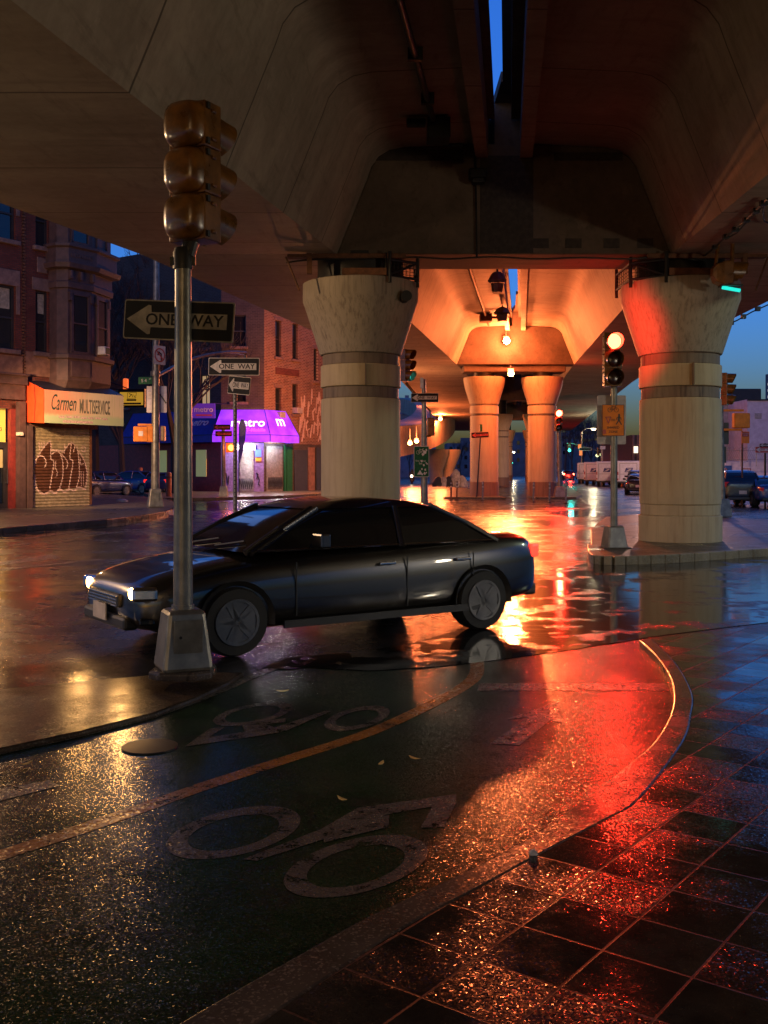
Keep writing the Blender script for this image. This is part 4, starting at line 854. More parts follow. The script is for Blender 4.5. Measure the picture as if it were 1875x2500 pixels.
lamp('hand_light', relX(566, 1093) + Vector((0, -.6, 0)), 60, (1, .2, .05), XP, r=.1)
for x, y, lb in ((542, 1043, 'upper of two red-lit ONE WAY signs before the purple shop'), (546, 1059, 'lower of two red-lit ONE WAY signs before the purple shop')): one_way(tuple(P(x, y, YX - .15)), .95, .31, 0, lb, face='sign_red')  # red light on both white signs is given as face colour
w = thing('feather_flag', 'curved white and purple feather flag in front of the purple awning', 'flag', tuple(P(584, 1130, 62))); k = MB(); k.plate([(0, 0), (.02, 2.3), (.12, 2.62), (.28, 2.6), (.42, 2.2), (.38, 1.5), (.2, .6), (.04, 0)], 0, .03); k.build('banner', 'purple_paint', w)
k = MB(); k.path([(0, 0, -2.0), (0, 0, 2.3), (.12, 0, 2.62), (.3, 0, 2.6)], .02, 6); k.build('pole', 'iron', w); k = MB(); k.plate([(.03, 1.6), (.03, 2.3), (.14, 2.56), (.27, 2.5), (.38, 2.1), (.36, 1.7)], -.01, -.002); k.build('field', 'sign_white', w)

# pole behind the near right column
q = G(1763, 1262, .15); RB = thing('traffic_signal', 'yellow-headed signal pole half hidden behind the near right column, green light showing', 'traffic signal', tuple(q)); YB = q.y
def relB(x, y): p = P(x, y, YB); return Vector((p.x - q.x, 0, p.z - .15))
k = MB(); base_box(k, .46, .34, .58); pb = k.build('pole_base', 'steel', RB, bevel=.02); pb.rotation_euler[2] = R(15)
k = MB(); k.tube((0, 0, .5), relB(1760, 985), .085, .08, 18); k.build('pole', 'steel', RB, smooth=40)
signal_head(RB, relB(1761, 950) + Vector((.1, 0, 0)), R(-24), 2, 'teal_on', 1.0); signal_head(RB, relB(1747, 868) + Vector((0, 1.2, 0)), R(-24), 2, 'teal_on', 1.0)
k = MB(); k.box(relB(1809, 1027), (.50, .30, .48)); k.build('pedestrian_head', 'sig_orange', RB, bevel=.03)
k = MB(); k.box(relB(1790, 1002), (.66, .08, .07)); k.box(relB(1788, 1049), (.62, .08, .07)); k.build('bracket', 'sig_orange', RB)
k = MB(); k.box(relB(1773, 1058) + Vector((0, .1, 0)), (.22, .03, .70)); k.box(relB(1770, 1110) + Vector((0, .1, 0)), (.14, .03, .52)); k.build('sign_plate', 'sig_dark', RB)
q = G(1812, 1236); t = post('sign_post', tuple(q), P(0, 1052, q.y).z, .04, 'rust', 'dark post behind the parked black car at the right', 'post')
w = thing('parking_sign', 'small red and white parking sign above the parked black car at right', 'sign', tuple(P(1820, 1068, q.y - .08))); k = MB(); k.plate(rrect(.36, .54, .02), 0, .012); k.build('panel', 'sign_orange', w)
k = MB(); k.plate([(-.15, .24), (.15, .24), (.15, .04), (-.15, .04)], -.004, -.001); k.build('field', 'sign_red', w)
for i, zz in enumerate((.17, .10)): text('NO STANDING' if i == 0 else 'ANYTIME', .045, 'sign_white', w, (0, -.0045, zz), ex=.001)
q = G(1868, 1232); t = post('sign_post', tuple(q), P(0, 1082, q.y).z, .05, 'iron', 'dark post at the right edge with stacked signs', 'post')
one_way(tuple(P(1868, 1098, q.y - .1)), .95, .3, 0, 'red ONE WAY sign at the right edge of the photo', face='sign_white', back='sign_red')
one_way(tuple(P(1872, 1087, q.y - .1)), .70, .16, 0, 'small dark ONE WAY sign just above the red one at the right edge')
# ------------------------------------------------------------------ buildings
def wall_holes(mb, x0, x1, z0, z1, holes, depth=.22, y=0, mi=0):
    xs = sorted({x0, x1} | {v for h in holes for v in (h[0], h[2]) if x0 < v < x1}); zs = sorted({z0, z1} | {v for h in holes for v in (h[1], h[3]) if z0 < v < z1})
    for i in range(len(xs) - 1):
        for j in range(len(zs) - 1):
            cx_, cz_ = (xs[i] + xs[i + 1]) / 2, (zs[j] + zs[j + 1]) / 2
            if any(h[0] < cx_ < h[2] and h[1] < cz_ < h[3] for h in holes): continue
            mb.add([(xs[i], y, zs[j]), (xs[i + 1], y, zs[j]), (xs[i + 1], y, zs[j + 1]), (xs[i], y, zs[j + 1])], [(0, 1, 2, 3)], mi)
    for a, b, c, d in holes:
        for q in ([(a, b), (a, d)], [(c, b), (c, d)], [(a, b), (c, b)], [(a, d), (c, d)]):
            (p0, r0), (p1, r1) = q; mb.add([(p0, y, r0), (p1, y, r1), (p1, y + depth, r1), (p0, y + depth, r0)], [(0, 1, 2, 3)], mi)
def window(par, a, b, c, d, glass='pane', y=.14, frame='timber_dark', sill='stone', lintel=None, curtain=None, mull=0):
    f = MB(); t = .07; m = (b + d) / 2
    for x0, z0, x1, z1 in ((a, b, a + t, d), (c - t, b, c, d), (a + t, b, c - t, b + t), (a + t, d - t, c - t, d), (a + t, m - t / 2, c - t, m + t / 2)): f.box(((x0 + x1) / 2, y, (z0 + z1) / 2), (x1 - x0, .08, z1 - z0))
    for i in range(mull): xx = a + (c - a) * (i + 1) / (mull + 1); f.box((xx, y, m), (.04, .06, d - b - .14))
    w = f.build('window', frame, par); g = MB(); g.box(((a + c) / 2, y + .045, m), (c - a - .02, .02, d - b - .02)); g.build('pane', glass, w)
    if curtain: k = MB(); k.box(((a + c) / 2 + .05, y + .02, d - .5), ((c - a) * .5, .012, .8)); k.build('curtain', curtain, w)
    if sill: k = MB(); k.box(((a + c) / 2, -.03, b - .09), (c - a + .3, .26, .18)); k.build('sill', sill, w, bevel=.02)
    if lintel:
        k = MB(); k.box(((a + c) / 2, -.025, d + lintel / 2), (c - a + .36, .06, lintel)); 
        if lintel > .55: k.box((c + .1, -.02, d - .55), (.17, .05, 1.1)); k.box((a - .1, -.02, d - .55), (.17, .05, 1.1))
        k.build('lintel', 'stone', w, bevel=.015)
    return w
U = atan2(.825, .565); A0 = Vector((-14.1, 40.8, .15))
def onA(s, n=0): return A0 + Vector((.565, .825, 0)) * s + Vector((.825, -.565, 0)) * n
# shop house (local x along the street, -y outward, z up from the pavement)
SB = thing('shop_house', 'red brick corner house with a brown bay window above a shuttered shop', 'building', tuple(onA(-.30)), U)
o0 = .30; b = MB()
W1 = (.56, 6.25, 1.16, 8.72); W2_ = (.56, 10.5, 1.16, 12.6)
wall_holes(b, 0, 3.36, 3.35, 17, [W1, W2_], .25); b.box((3.36 - .01, 6, 8.6), (.02, 12.0, 17.0)); b.box((1.7, 6, 17.05), (3.4, 12, .1))
b.build('wall', 'brick_red', SB)
window(SB, *W1, lintel=.5, curtain='sign_dim'); window(SB, *W2_, lintel=.5)
k = MB(); k.box((.86, -.02, 9.75), (.5, .05, .62)); k.build('stone_panel', 'stone', SB, bevel=.04)
k = MB(); k.box((.63, -.025, 5.75), (1.2, .05, .95)); k.box((2.25, -.02, 5.72), (2.1, .04, .8)); k.build('stucco_band', 'stucco', SB)
k = MB()
for i in range(62): k.box((-.02, -.03, 5.3 + i * .125), (.10 if i % 2 else .16, .08, .07))
k.build('quoin', 'rust', SB)
# bay
BX0, BX1, BP = 1.22, 4.2, .85
plan = lambda e, p: [(BX0 - e, 0), (BX0 - e + .03, -p * .5 - e), (1.45 - e * .5, -p - e), (2.66 + e * .5, -p - e), (BX1 + e, -p * .22 - e), (BX1 + e, .75 + e), (3.3, 1.3 + e)]
def baysec(z, e, p=BP): return [Vector((x, y, z)) for x, y in plan(e, p)]
k = MB(); k.rings([baysec(4.55, -.30, .35), baysec(4.85, -.05, .75), baysec(5.15, .02), baysec(6.0, .02), baysec(6.02, .12), baysec(6.2, .12), baysec(6.22, 0), baysec(8.85, 0), baysec(8.87, .08), baysec(9.1, .1), baysec(9.15, .06), baysec(9.6, .06), baysec(9.65, .28), baysec(9.85, .34), baysec(9.88, .2), baysec(10.45, .2), baysec(10.5, .3), baysec(10.62, .3), baysec(10.65, .02), baysec(14.5, .02)])
bay = k.build('bay', 'brownstone', SB, bevel=.015)
def bay_windows(z0, z1, glass1, glass2):
    for (xa, ya, xb, yb, w, gl) in ((1.45, -BP, 2.66, -BP, .74, glass1), (2.66, -BP, BX1, -BP * .22, .80, glass2)):
        L = hypot(xb - xa, yb - ya); rz = atan2(yb - ya, xb - xa); mx_, my_ = (xa + xb) / 2, (ya + yb) / 2; nx, ny = sin(rz), -cos(rz)
        f = MB()
        for off in (-w / 2 - .05, w / 2 + .05): f.box((mx_ + cos(rz) * off + nx * .03, my_ + sin(rz) * off + ny * .03, (z0 + z1) / 2), (.11, .12, z1 - z0 + .1), rz)
        for zz, hh in ((z0 - .03, .12), (z1 + .05, .16), ((z0 + z1) / 2, .06)): f.box((mx_ + nx * .03, my_ + ny * .03, zz), (w + .28 if hh > .1 else w, .12, hh), rz)
        for off in (-w / 2 - .16, w / 2 + .16): f.box((mx_ + cos(rz) * off + nx * .05, my_ + sin(rz) * off + ny * .05, z1 - .1), (.14, .18, .34), rz)
        wn = f.build('window', 'brownstone', bay, bevel=.01)
        g = MB(); g.box((mx_ + nx * .012, my_ + ny * .012, (z0 + z1) / 2), (w, .02, z1 - z0), rz); g.build('pane', gl, wn)
bay_windows(6.3, 8.62, 'pane', 'pane'); bay_windows(10.75, 13.0, 'pane', 'pane')
k = MB()
for x in (1.5, 2.0, 2.6): k.box((x, -BP - .12, 9.38), (.14, .22, .36))
k.build('bracket', 'brownstone', bay, bevel=.03)
k = MB()
for i in range(9): k.box((1.52 + i * .125, -BP - .215, 10.17), (.09, .03, .14))
k.build('panel_moulding', 'brownstone', bay, bevel=.01); k = MB(); k.box((2.05, -BP - .05, 5.6), (.95, .06, .62)); k.build('panel_moulding', 'brownstone', bay, bevel=.01)
ac = thing('window_air_conditioner', 'small white air conditioner in the side window of the brown bay', 'air conditioner', tuple(onA(2.95, .78) + Vector((0, 0, 6.32))), U + R(23))
k = MB(); k.box((0, 0, .16), (.42, .5, .34)); k.build('case', 'sign_white', ac, bevel=.02); k = MB()
k.box((.02, -.255, .16), (.34, .012, .26)); k.build('grille', 'sign_green', ac)
# ground floor
for x, y, w_ in ((.12, -.12, .24),): k = MB(); k.box((x, y, 1.65), (w_, .3, 3.3)); k.build('pier', 'brownstone', SB, bevel=.01)
k = MB(); k.box((1.75, .55, 1.7), (3.1, .05, 3.3)); k.build('shop_back', 'timber_dark', SB)
k = MB(); k.box((.34, .04, 1.7), (.12, .2, 3.3)); k.box((3.27, .02, 1.7), (.12, .16, 3.3)); k.box((2.0, .05, 3.33), (3.2, .3, .2)); k.build('shop_frame', 'rust', SB)
# roller shutter with graffiti
X0, X1, ZT = .40, 3.2, 3.3
rs = thing('roller_shutter', 'closed metal roller shutter with brown and pale graffiti under the orange awning', 'shutter', tuple(onA(-.30)), U)
k = MB(); n = 150; vs = []
for i in range(n + 1):
    z = .02 + (ZT - .04) * i / n; y = -.045 - .016 * sin(2 * pi * z / .125); vs += [(X0, y, z), (X1, y, z)]
k.add(vs, [(2 * i, 2 * i + 1, 2 * i + 3, 2 * i + 2) for i in range(n)]); k.build('curtain', 'shutter', rs, smooth=80)
uv = lambda x, y: (X0 + (x - 372) / (1080 - 372) * (X1 - X0), (1 - (y - 705 - (x - 372) * .03) / ((1690 - (x - 372) * .105) - 705 - (x - 372) * .03)) * ZT)
def slat_paint(mb, poly, off):                            # paint that follows the corrugation: cut the outline into strips
    zs = [p[1] for p in poly]; z = min(zs); dz = .0125
    while z < max(zs):
        zc_ = z + dz / 2; xs = []
        for (a, b_) in zip(poly, poly[1:] + poly[:1]):
            if (a[1] - zc_) * (b_[1] - zc_) < 0: xs.append(a[0] + (b_[0] - a[0]) * (zc_ - a[1]) / (b_[1] - a[1]))
        xs.sort(); y0, y1 = (-.045 - .016 * sin(2 * pi * q_ / .125) - off for q_ in (z, z + dz))
        for a, b_ in zip(xs[::2], xs[1::2]): mb.add([(a, y0, z), (b_, y0, z), (b_, y1, z + dz), (a, y1, z + dz)], [(0, 1, 2, 3)])
        z += dz
k = MB(); slat_paint(k, [uv(*p) for p in [(395, 1180), (440, 1050), (580, 890), (592, 1020), (650, 1010), (730, 1030), (850, 890), (890, 930), (925, 1010), (1000, 1080), (1040, 1200), (1050, 1330), (1000, 1430), (900, 1420), (700, 1460), (500, 1510), (430, 1460), (390, 1300)]], .004)
k.build('graffiti_fill', 'graf_dark', rs)
k = MB()
def spray(pts, w):
    pts = smooth_pts([(*uv(*p), 0) for p in pts], 3)
    for a, b_ in zip(pts[:-1], pts[1:]):
        d = (b_ - a); d.normalize(); nn = Vector((-d.y, d.x, 0)) * w / 2; e = d * w * .3
        slat_paint(k, [tuple(v)[:2] for v in (a - e + nn, b_ + e + nn, b_ + e - nn, a - e - nn)], .007)
for pl, w in (([(390, 1190), (440, 1055), (580, 890), (585, 1090), (625, 1130), (600, 1300), (575, 1450)], .05), ([(390, 1150), (440, 1075), (500, 1080), (530, 1150), (510, 1200)], .05), ([(595, 1050), (650, 1010), (700, 1030), (735, 1130), (735, 1300), (695, 1440)], .05),
    ([(720, 1040), (780, 1100), (800, 1150), (785, 1200)], .045), ([(740, 1020), (840, 900), (825, 1080), (865, 1120), (835, 1300), (810, 1440)], .05), ([(840, 900), (890, 930), (870, 1010)], .045), ([(920, 940), (945, 1130), (945, 1300), (910, 1420)], .05), ([(940, 1000), (1010, 1100), (1050, 1250), (1030, 1420)], .05),
    ([(390, 1300), (400, 1420), (440, 1490), (510, 1520), (580, 1480), (640, 1500), (700, 1450), (760, 1480), (820, 1440), (880, 1460), (930, 1420), (1030, 1430)], .08), ([(650, 1120), (645, 1200), (670, 1260), (650, 1310)], .035), ([(590, 995), (700, 1000), (760, 1020)], .06),
    ([(445, 905), (450, 990)], .05), ([(475, 905), (478, 970)], .045), ([(505, 900), (508, 950)], .045), ([(760, 925), (764, 990)], .045), ([(985, 940), (1025, 950), (1020, 1000), (980, 995), (985, 945)], .04), ([(960, 1080), (965, 1150), (1000, 1140)], .04), ([(970, 1230), (975, 1400)], .03), ([(1000, 1230), (1003, 1390)], .03)): spray(pl, w)
k.build('graffiti_outline', 'graf_white', rs)
# awning
aw = thing('shop_awning', 'orange box awning with a faded, stained lettered front, greenish light painted along its foot', 'awning', tuple(onA(-.30)), U)
AX0, AX1, AP, AZ0, AZ1 = .12, 4.12, 1.12, 3.36, 4.66
k = MB(); k.box(((AX0 + AX1) / 2, -AP + .02, (AZ0 + AZ1) / 2 + .0), (AX1 - AX0, .04, AZ1 - AZ0)); k.build('front_panel', 'awn_faded', aw)
k = MB(); k.plate([(-AP, AZ0 - .02), (0, AZ0 + .05), (0, AZ1 + .42), (-AP, AZ1)], AX0 - .03, AX0)
pl_ = k.build('end_panel', 'awn_orange', aw)
for v in pl_.data.vertices: x_, y_, z_ = v.co; v.co = (y_, x_, z_)
k = MB(); k.add([(AX0, -AP, AZ1 + .003), (AX1, -AP, AZ1 + .003), (AX1, 0, AZ1 + .42), (AX0, 0, AZ1 + .42)], [(0, 1, 2, 3)])
k.build('top_panel', 'awn_top', aw)
text('Carmen', .90, simple('teal_lettering', (.015, .07, .05), .5), aw, (1.02, -AP - .004, 4.16), shear=.38, sx=.42, ex=.002, name='script_lettering')
text('MULTISERVICE', .80, simple('faded_lettering', (.16, .15, .10), .6), aw, (2.60, -AP - .004, 4.06), sx=.305, ex=.002, bold=.012)
k = MB()
for i in range(7): k.box((.95 + i * .36, -AP - .003, 3.62 + .01 * (i % 3)), (.30, .006, .085))
k.box((1.75, -AP - .003, 3.45), (1.5, .006, .10)); k.build('faded_line', 'graf_white', aw)
k = MB(); k.path([(AX0 - .035, -.55, AZ1 + .2), (AX0 - .04, -.62, 4.2), (AX0 - .035, -.55, AZ0 + .05)], .012, 5); k.build('cord', 'iron', aw)
# left neighbour: brick house with door
LB = thing('brick_house', 'red brick house at the left edge with stone lintels and a yellow-lit shop door', 'building', tuple(onA(-.38)), U)
b = MB(); V1 = (-1.15, 6.22, -.30, 8.72); V2 = (-1.15, 10.5, -.30, 12.6); V3 = (-3.4, 6.22, -2.5, 8.72)
wall_holes(b, -9, 0, 3.9, 17, [V1, V2, V3], .25); b.box((-4.5, 6, 17.05), (9, 12, .1)); b.box((-4.5, 12, 8.5), (9, .1, 17)); b.build('wall', 'brick_red', LB)
for w_ in (V1, V2, V3): window(LB, *w_, lintel=.62, curtain='sign_dim' if w_ is not V2 else None)
k = MB(); k.box((-4.5, -.025, 5.62), (9, .05, .75)); k.build('stucco_band', 'stucco', LB)
k = MB(); k.box((-4.45, -.18, 5.02), (8.9, .42, .36)); k.box((-4.45, -.1, 4.55), (8.9, .28, .6)); k.box((-4.45, -.26, 5.22), (8.9, .56, .08)); k.build('cornice', 'brownstone', LB, bevel=.02)
for x, y, w_ in ((-.14, -.1, .28), (-6.5, -.02, 5.0)): k = MB(); k.box((x, y, 2.1), (w_, .3, 4.2)); k.build('pier', 'brownstone', LB)
k = MB(); k.box((-.40, .1, 2.0), (.22, .2, 4.2)); k.build('door_jamb', 'red_paint', LB)
k = MB(); k.box((-1.7, .3, 3.35), (2.3, .04, 1.5)); tr = k.build('transom', emit('yellow_transom', (.95, .62, .10), .34, (.7, .5, .1)), LB)
text('3', .22, 'ink', tr, (-.76, .275, 3.1), ex=.003, name='number')
k = MB(); 
for x0, z0, x1, z1 in ((-3.2, 0, -3.05, 2.5), (-.68, 0, -.51, 2.6), (-3.05, 2.35, -.68, 2.6), (-3.05, 0, -.68, .2)): k.box(((x0 + x1) / 2, .24, (z0 + z1) / 2), (x1 - x0, .1, z1 - z0))
dr = k.build('door', 'timber_dark', LB); k = MB(); k.box((-1.8, .27, 1.3), (2.3, .02, 2.2)); k.build('pane', 'pane', dr); k = MB(); k.box((-1.15, .25, 1.95), (.9, .015, .7)); k.build('notice', emit('lit_notice', (.8, .6, .2), .12, (.5, .4, .2)), dr)
k = MB(); k.path([(-.60, .18, 1.0), (-.60, .08, 1.0), (-.60, .08, 1.55), (-.60, .18, 1.55)], .02, 8); k.build('handle', 'chrome', dr)
k = MB(); k.box((-.3, -.28, 2.92), (.22, .2, .14)); k.build('camera_box', 'sign_white', LB, bevel=.02)
# yellow hanging sign
ys = thing('projecting_sign', 'yellow projecting shop sign in a black box beyond the awning', 'sign', tuple(P(322, 972, 52)), R(-6))
k = MB(); k.box((0, .06, 0), (1.36, .22, .92)); k.build('box', 'iron', ys)
k = MB(); k.box((0, -.055, -.03), (1.22, .012, .66)); k.build('face', emit('yellow_sign_face', (.95, .50, .04), .42, (.7, .4, .05)), ys)
k = MB(); o = [(-.22, -.02), (.22, .0), (.26, .28), (-.2, .27)]; stroke(k, o + o[:1], .02, -.068, -.063); stroke(k, [(-.12, .06), (.02, .17), (-.12, .22)], .035, -.068, -.063); stroke(k, [(.06, .05), (.09, .17)], .03, -.068, -.063); stroke(k, [(.16, .05), (.18, .12)], .03, -.068, -.063)
k.box((0, -.065, -.10), (.5, .006, .09)); k.box((.0, -.065, -.28), (1.0, .006, .09)); k.build('emblem', 'ink', ys)
text('LA NACIONAL', .075, 'sign_yellow', ys, (0, -.07, -.10), ex=.001); text('AUTHORIZED AGENT', .08, 'sign_yellow', ys, (0, -.07, -.28), ex=.001)
k = MB(); k.tube((0, .06, .4), (-1.6, .3, 1.0), .03, n=6); k.tube((-.3, .06, .4), (-2.0, .3, .6), .03, n=6); k.build('bracket', 'iron', ys)
ol = thing('orange_lamp_box', 'small orange-lit lamp box above the yellow projecting sign', 'lamp', tuple(P(307, 938, 56))); k = MB(); k.box((0, 0, 0), (.26, .26, .62)); k.build('case', emit('orange_case', (1, .16, .03), .9), ol, bevel=.06); k = MB(); k.box((-.5, .1, -.05), (.7, .3, .5)); k.build('bracket', 'rust', ol)

# purple corner shop block: plan = left face, chamfer, right face
C1 = Vector((-11.45, 72, .15)); C2 = Vector((-8.42, 72, .15)); HT = 17.5
MBk = thing('corner_block', 'dark brick corner block with a shuttered shop under a lit purple awning', 'building', tuple(C2), 0)
rel2 = lambda p: Vector((p[0] - C2.x, p[1] - C2.y, 0))
def face(name, origin, ang, L, holes, m, z0=3.4, z1=HT, par=MBk):
    k = MB(); wall_holes(k, 0, L, z0, z1, holes, .3); o = k.build(name, m, par); o.location = (origin.x - C2.x, origin.y - C2.y, 0); o.rotation_euler[2] = ang; o.matrix_basis = Matrix.Translation(o.location) @ Matrix.Rotation(ang, 4, 'Z'); return o
def wwin(fo, *a, **k_): return window(fo, *a, **k_)
# right face
rh = [(1.2, 5.2, 1.85, 7.4), (3.1, 5.6, 3.75, 7.8), (1.2, 9.6, 1.85, 12.2), (3.1, 9.6, 3.75, 12.2), (5.6, 8.2, 6.1, 10.6), (8.5, 9.4, 9.3, 11.8), (8.5, 5.4, 9.3, 7.8)]
fr = face('right_wall', C2, U, 12, rh, 'brick_dark')
for i, w_ in enumerate(rh): f_ = window(fr, *w_, sill='stone', lintel=.25, y=.2)
for a, z in ((1.52, 5.25), (3.42, 5.65)): k = MB(); k.box((a, -.2, z + .2), (.6, .5, .42)); k.build('air_conditioner', 'sign_back', fr, bevel=.02)
for z in (8.6, 13.2): k = MB(); k.box((2.5, -.04, z), (2.6, .06, .5)); k.build('brick_panel', 'brick_red', fr)
k = MB(); k.box((6, .02, 1.7), (12, .06, 3.4)); k.build('ground_wall', 'brick_old', fr)
k = MB(); k.box((4.0, -.06, 1.5), (1.5, .08, 3.0)); k.box((6.9, -.05, 1.6), (2.2, .06, 3.2)); k.build('door', 'timber_dark', fr); k = MB(); k.box((5.2, -.08, 1.6), (.7, .1, 3.2)); k.build('door_post', 'stucco', fr)
k = MB(); rr = random.Random(5)
for i in range(26):
    x_, z_ = rr.uniform(3.6, 7.2), rr.uniform(3.5, 6.6); stroke(k, [(x_, z_), (x_ + rr.uniform(-.1, .2), z_ + rr.uniform(.4, 1.2)), (x_ + rr.uniform(.1, .4), z_ + rr.uniform(.1, .9))], rr.uniform(.08, .16), -.012 - i * .0005, -.003)
k.build('graffiti', 'graf_white', fr)
# fire escape
fe = thing('fire_escape', 'black iron fire escape on the brick wall beside the near left column', 'fire escape', tuple(C2), U)
k = MB()
for z in (5.2, 9.2, 13.2):
    k.box((8.9, -.7, z), (3.6, 1.2, .08))
    for zz in (.5, .95): k.path([(7.1, -.1, z + zz), (7.1, -1.3, z + zz), (10.7, -1.3, z + zz), (10.7, -.1, z + zz)], .025, 5)
    for i in range(19): x_ = 7.1 + i * .2; k.tube((x_, -1.3, z), (x_, -1.3, z + .95), .014, n=4)
    for s_ in (-.5, .1): k.tube((7.3, -.7 + s_, z), (10.4, -.7 + s_, z + 4), .03, n=5)
    for i in range(11): t_ = i / 11; k.box((7.3 + 3.1 * t_, -.9, z + 4 * t_), (.22, .6, .03))
    k.tube((7.2, -.05, z - .9), (7.2, -1.25, z), .03, n=5); k.tube((10.6, -.05, z - .9), (10.6, -1.25, z), .03, n=5)
k.build('stair', 'iron', fe)
# chamfer
ch = [(.75, 6.3, 1.75, 8.6), (.75, 10.2, 1.75, 12.4)]
fc = face('corner_wall', C1, 0, 3.03, ch, 'brick_old')
for w_ in ch: window(fc, *w_, y=.2)
lh = [(1.1, 6.2, 2.1, 8.3), (3.6, 6.2, 4.5, 8.3), (6.4, 6.2, 7.3, 8.3), (1.1, 10.2, 2.0, 12.4), (3.6, 10.2, 4.5, 12.4), (6.4, 10.2, 7.3, 12.4), (9.5, 6.2, 10.4, 8.3), (12.5, 6.2, 13.4, 8.3), (15.5, 6.2, 16.4, 8.3)]
AL = atan2(-.565, .825); C0 = C1 + Vector((-.825, .565, 0)) * 26
lh2 = [(26 - c, b_, 26 - a, d) for a, b_, c, d in lh]
fl = face('left_wall', C0, AL, 26, lh2, 'brick_old')
for i, w_ in enumerate(lh2):
    if i == 2:
        pass
    window(fl, *w_, y=.2, glass='dim_win' if i == 0 else 'pane', mull=1 if i == 0 else 0, frame='timber_dark')
k = MB(); k.box((13, .02, 1.7), (26, .06, 3.4)); k.build('ground_wall', 'red_paint', fl)
k = MB(); k.prism([(0, 0)] + [(tuple(rel2(p)[:2])) for p in (C2 + Vector((.565, .825, 0)) * 12, C0 + Vector((.565, .825, 0)) * 12, C0, C1)], HT, HT + .2); k.build('roof', 'brick_old', MBk)
def shut(par, x0, x1, z0, z1, m, y=-.03, pitch=.12):
    k = MB(); n = int((z1 - z0) / pitch * 4); vs = []
    for i in range(n + 1): z = z0 + (z1 - z0) * i / n; yy = y - .02 * (i % 2); vs += [(x0, yy, z), (x1, yy, z)]
    k.add(vs, [(2 * i, 2 * i + 1, 2 * i + 3, 2 * i + 2) for i in range(n)]); return k.build('shutter', m, par)
# shop front on the chamfer and right face
k = MB(); k.box((1.5, .02, 1.7), (3.0, .06, 3.4)); 
sf = k.build('shop_front', 'purple_paint', fc)
shut(fc, 1.25, 2.3, 0, 2.9, 'shutter_grey', -.07); k = MB(); k.box((1.75, -.1, 3.1), (1.35, .08, .34)); k.build('fascia', emit('lit_fascia', (1, .8, .85), .9), fc)
text('BRAND NEW', .2, 'ink', fc, (1.75, -.15, 3.12), ex=.004)
k = MB(); k.box((2.62, -.06, 2.7), (.42, .04, .5)); k.build('poster', emit('blue_poster', (.1, .25, .9), .6), fc); k = MB(); k.box((2.62, -.06, 2.25), (.42, .04, .25)); k.build('poster', 'sign_yellow', fc)
k = MB(); stroke(k, [(2.5, .9), (2.62, 1.2), (2.5, 1.3), (2.7, .8), (2.62, .5), (2.75, .45)], .05, -.06, -.03)
k.build('graffiti', 'graf_black', fc); k = MB(); stroke(k, [(.2, .4), (.35, 1.3), (.5, .5), (.55, 1.1)], .05, -.06, -.03); k.build('graffiti', 'graf_black', fc); k = MB()
for i in range(7): stroke(k, [(1.3 + i * .14, .2), (1.34 + i * .14, .9), (1.42 + i * .14, .35)], .04, -.125 - i * .001, -.11)
k.build('graffiti', 'graf_black', fc)
shut(fr, .15, 1.9, 0, 3.2, 'shutter_grey', -.06); k = MB(); k.box((2.15, -.1, 1.65), (.2, .1, 3.3)); k.box((2.7, -.06, 1.6), (.6, .06, 3.2)); k.build('door_post', 'sign_green', fr)
k = MB()
for i in range(12): stroke(k, [(.3 + i * .13, .15), (.34 + i * .13, 1.0), (.42 + i * .13, .3)], .035, -.125 - i * .001, -.11)
k.build('graffiti', 'graf_black', fr)
for a, b_ in ((19.5, 20.6), (22.0, 22.9), (23.6, 24.6)): k = MB(); k.box(((a + b_) / 2, -.03, 2.0), (b_ - a, .06, 1.9)); k.build('shop_window', 'win_green', fl)
shut(fl, 4, 12, .1, 3.3, 'shutter_grey', -.05, .2)
k = MB(); rr = random.Random(8)
for i in range(14): x_ = rr.uniform(4.5, 11.2); z_ = rr.uniform(.8, 2.4); stroke(k, [(x_, z_), (x_ + .2, z_ + rr.uniform(.3, .9)), (x_ + .45, z_ - .1), (x_ + .6, z_ + .6)], .05, -.1 - i * .001, -.075)
k.build('graffiti', 'graf_white', fl)
k = MB(); e0 = rel2(C2 + Vector((.565, .825, 0)) * 12); e1 = rel2(C0 + Vector((.565, .825, 0)) * 12); k.add([e0, e1, e1 + Vector((0, 0, HT)), e0 + Vector((0, 0, HT))], [(0, 1, 2, 3)]); k.build('rear_wall', 'brick_old', MBk)
for f_ in (fr, fc, fl):                                  # fittings belong to the block itself, one level down
    for ch_ in [o for o in bpy.data.objects if o.parent == f_]: ch_.parent = MBk; ch_.matrix_basis = f_.matrix_basis.copy() @ ch_.matrix_basis
for ch_ in [o for o in bpy.data.objects if o.parent == bay]: ch_.parent = SB
# awnings
pa = thing('shop_awning', 'glowing purple awning wrapping the corner shop', 'awning', tuple(C2))
def awn(par, a, b_, na, nb, m, z0=3.45, z1=5.75, zv=3.95, out=1.25, name='canvas'):
    """a,b: top corners on the wall; na, nb: outward vectors at each end"""
    a, b_ = rel2(a), rel2(b_); na, nb = Vector(na), Vector(nb); Z = lambda p, z: Vector((p.x, p.y, z))
    q = [Z(a + na * .05, z1), Z(b_ + nb * .05, z1), Z(b_ + nb * out, zv), Z(a + na * out, zv), Z(b_ + nb * out, z0), Z(a + na * out, z0)]
    k = MB(); k.add(q, [(0, 1, 2, 3), (3, 2, 4, 5)]); o = k.build(name, m, par)
    e = MB()
    for p_, r_ in ((q[0], q[3]), (q[1], q[2]), (q[3], q[2]), (q[2], q[4]), (q[3], q[5])): e.tube(p_ + Vector((0, -.02, 0)), r_ + Vector((0, -.02, 0)), .025, n=4)
    e.build('seam', 'sign_dark_purple' if 'sign_dark_purple' in M else 'ink', par); return q
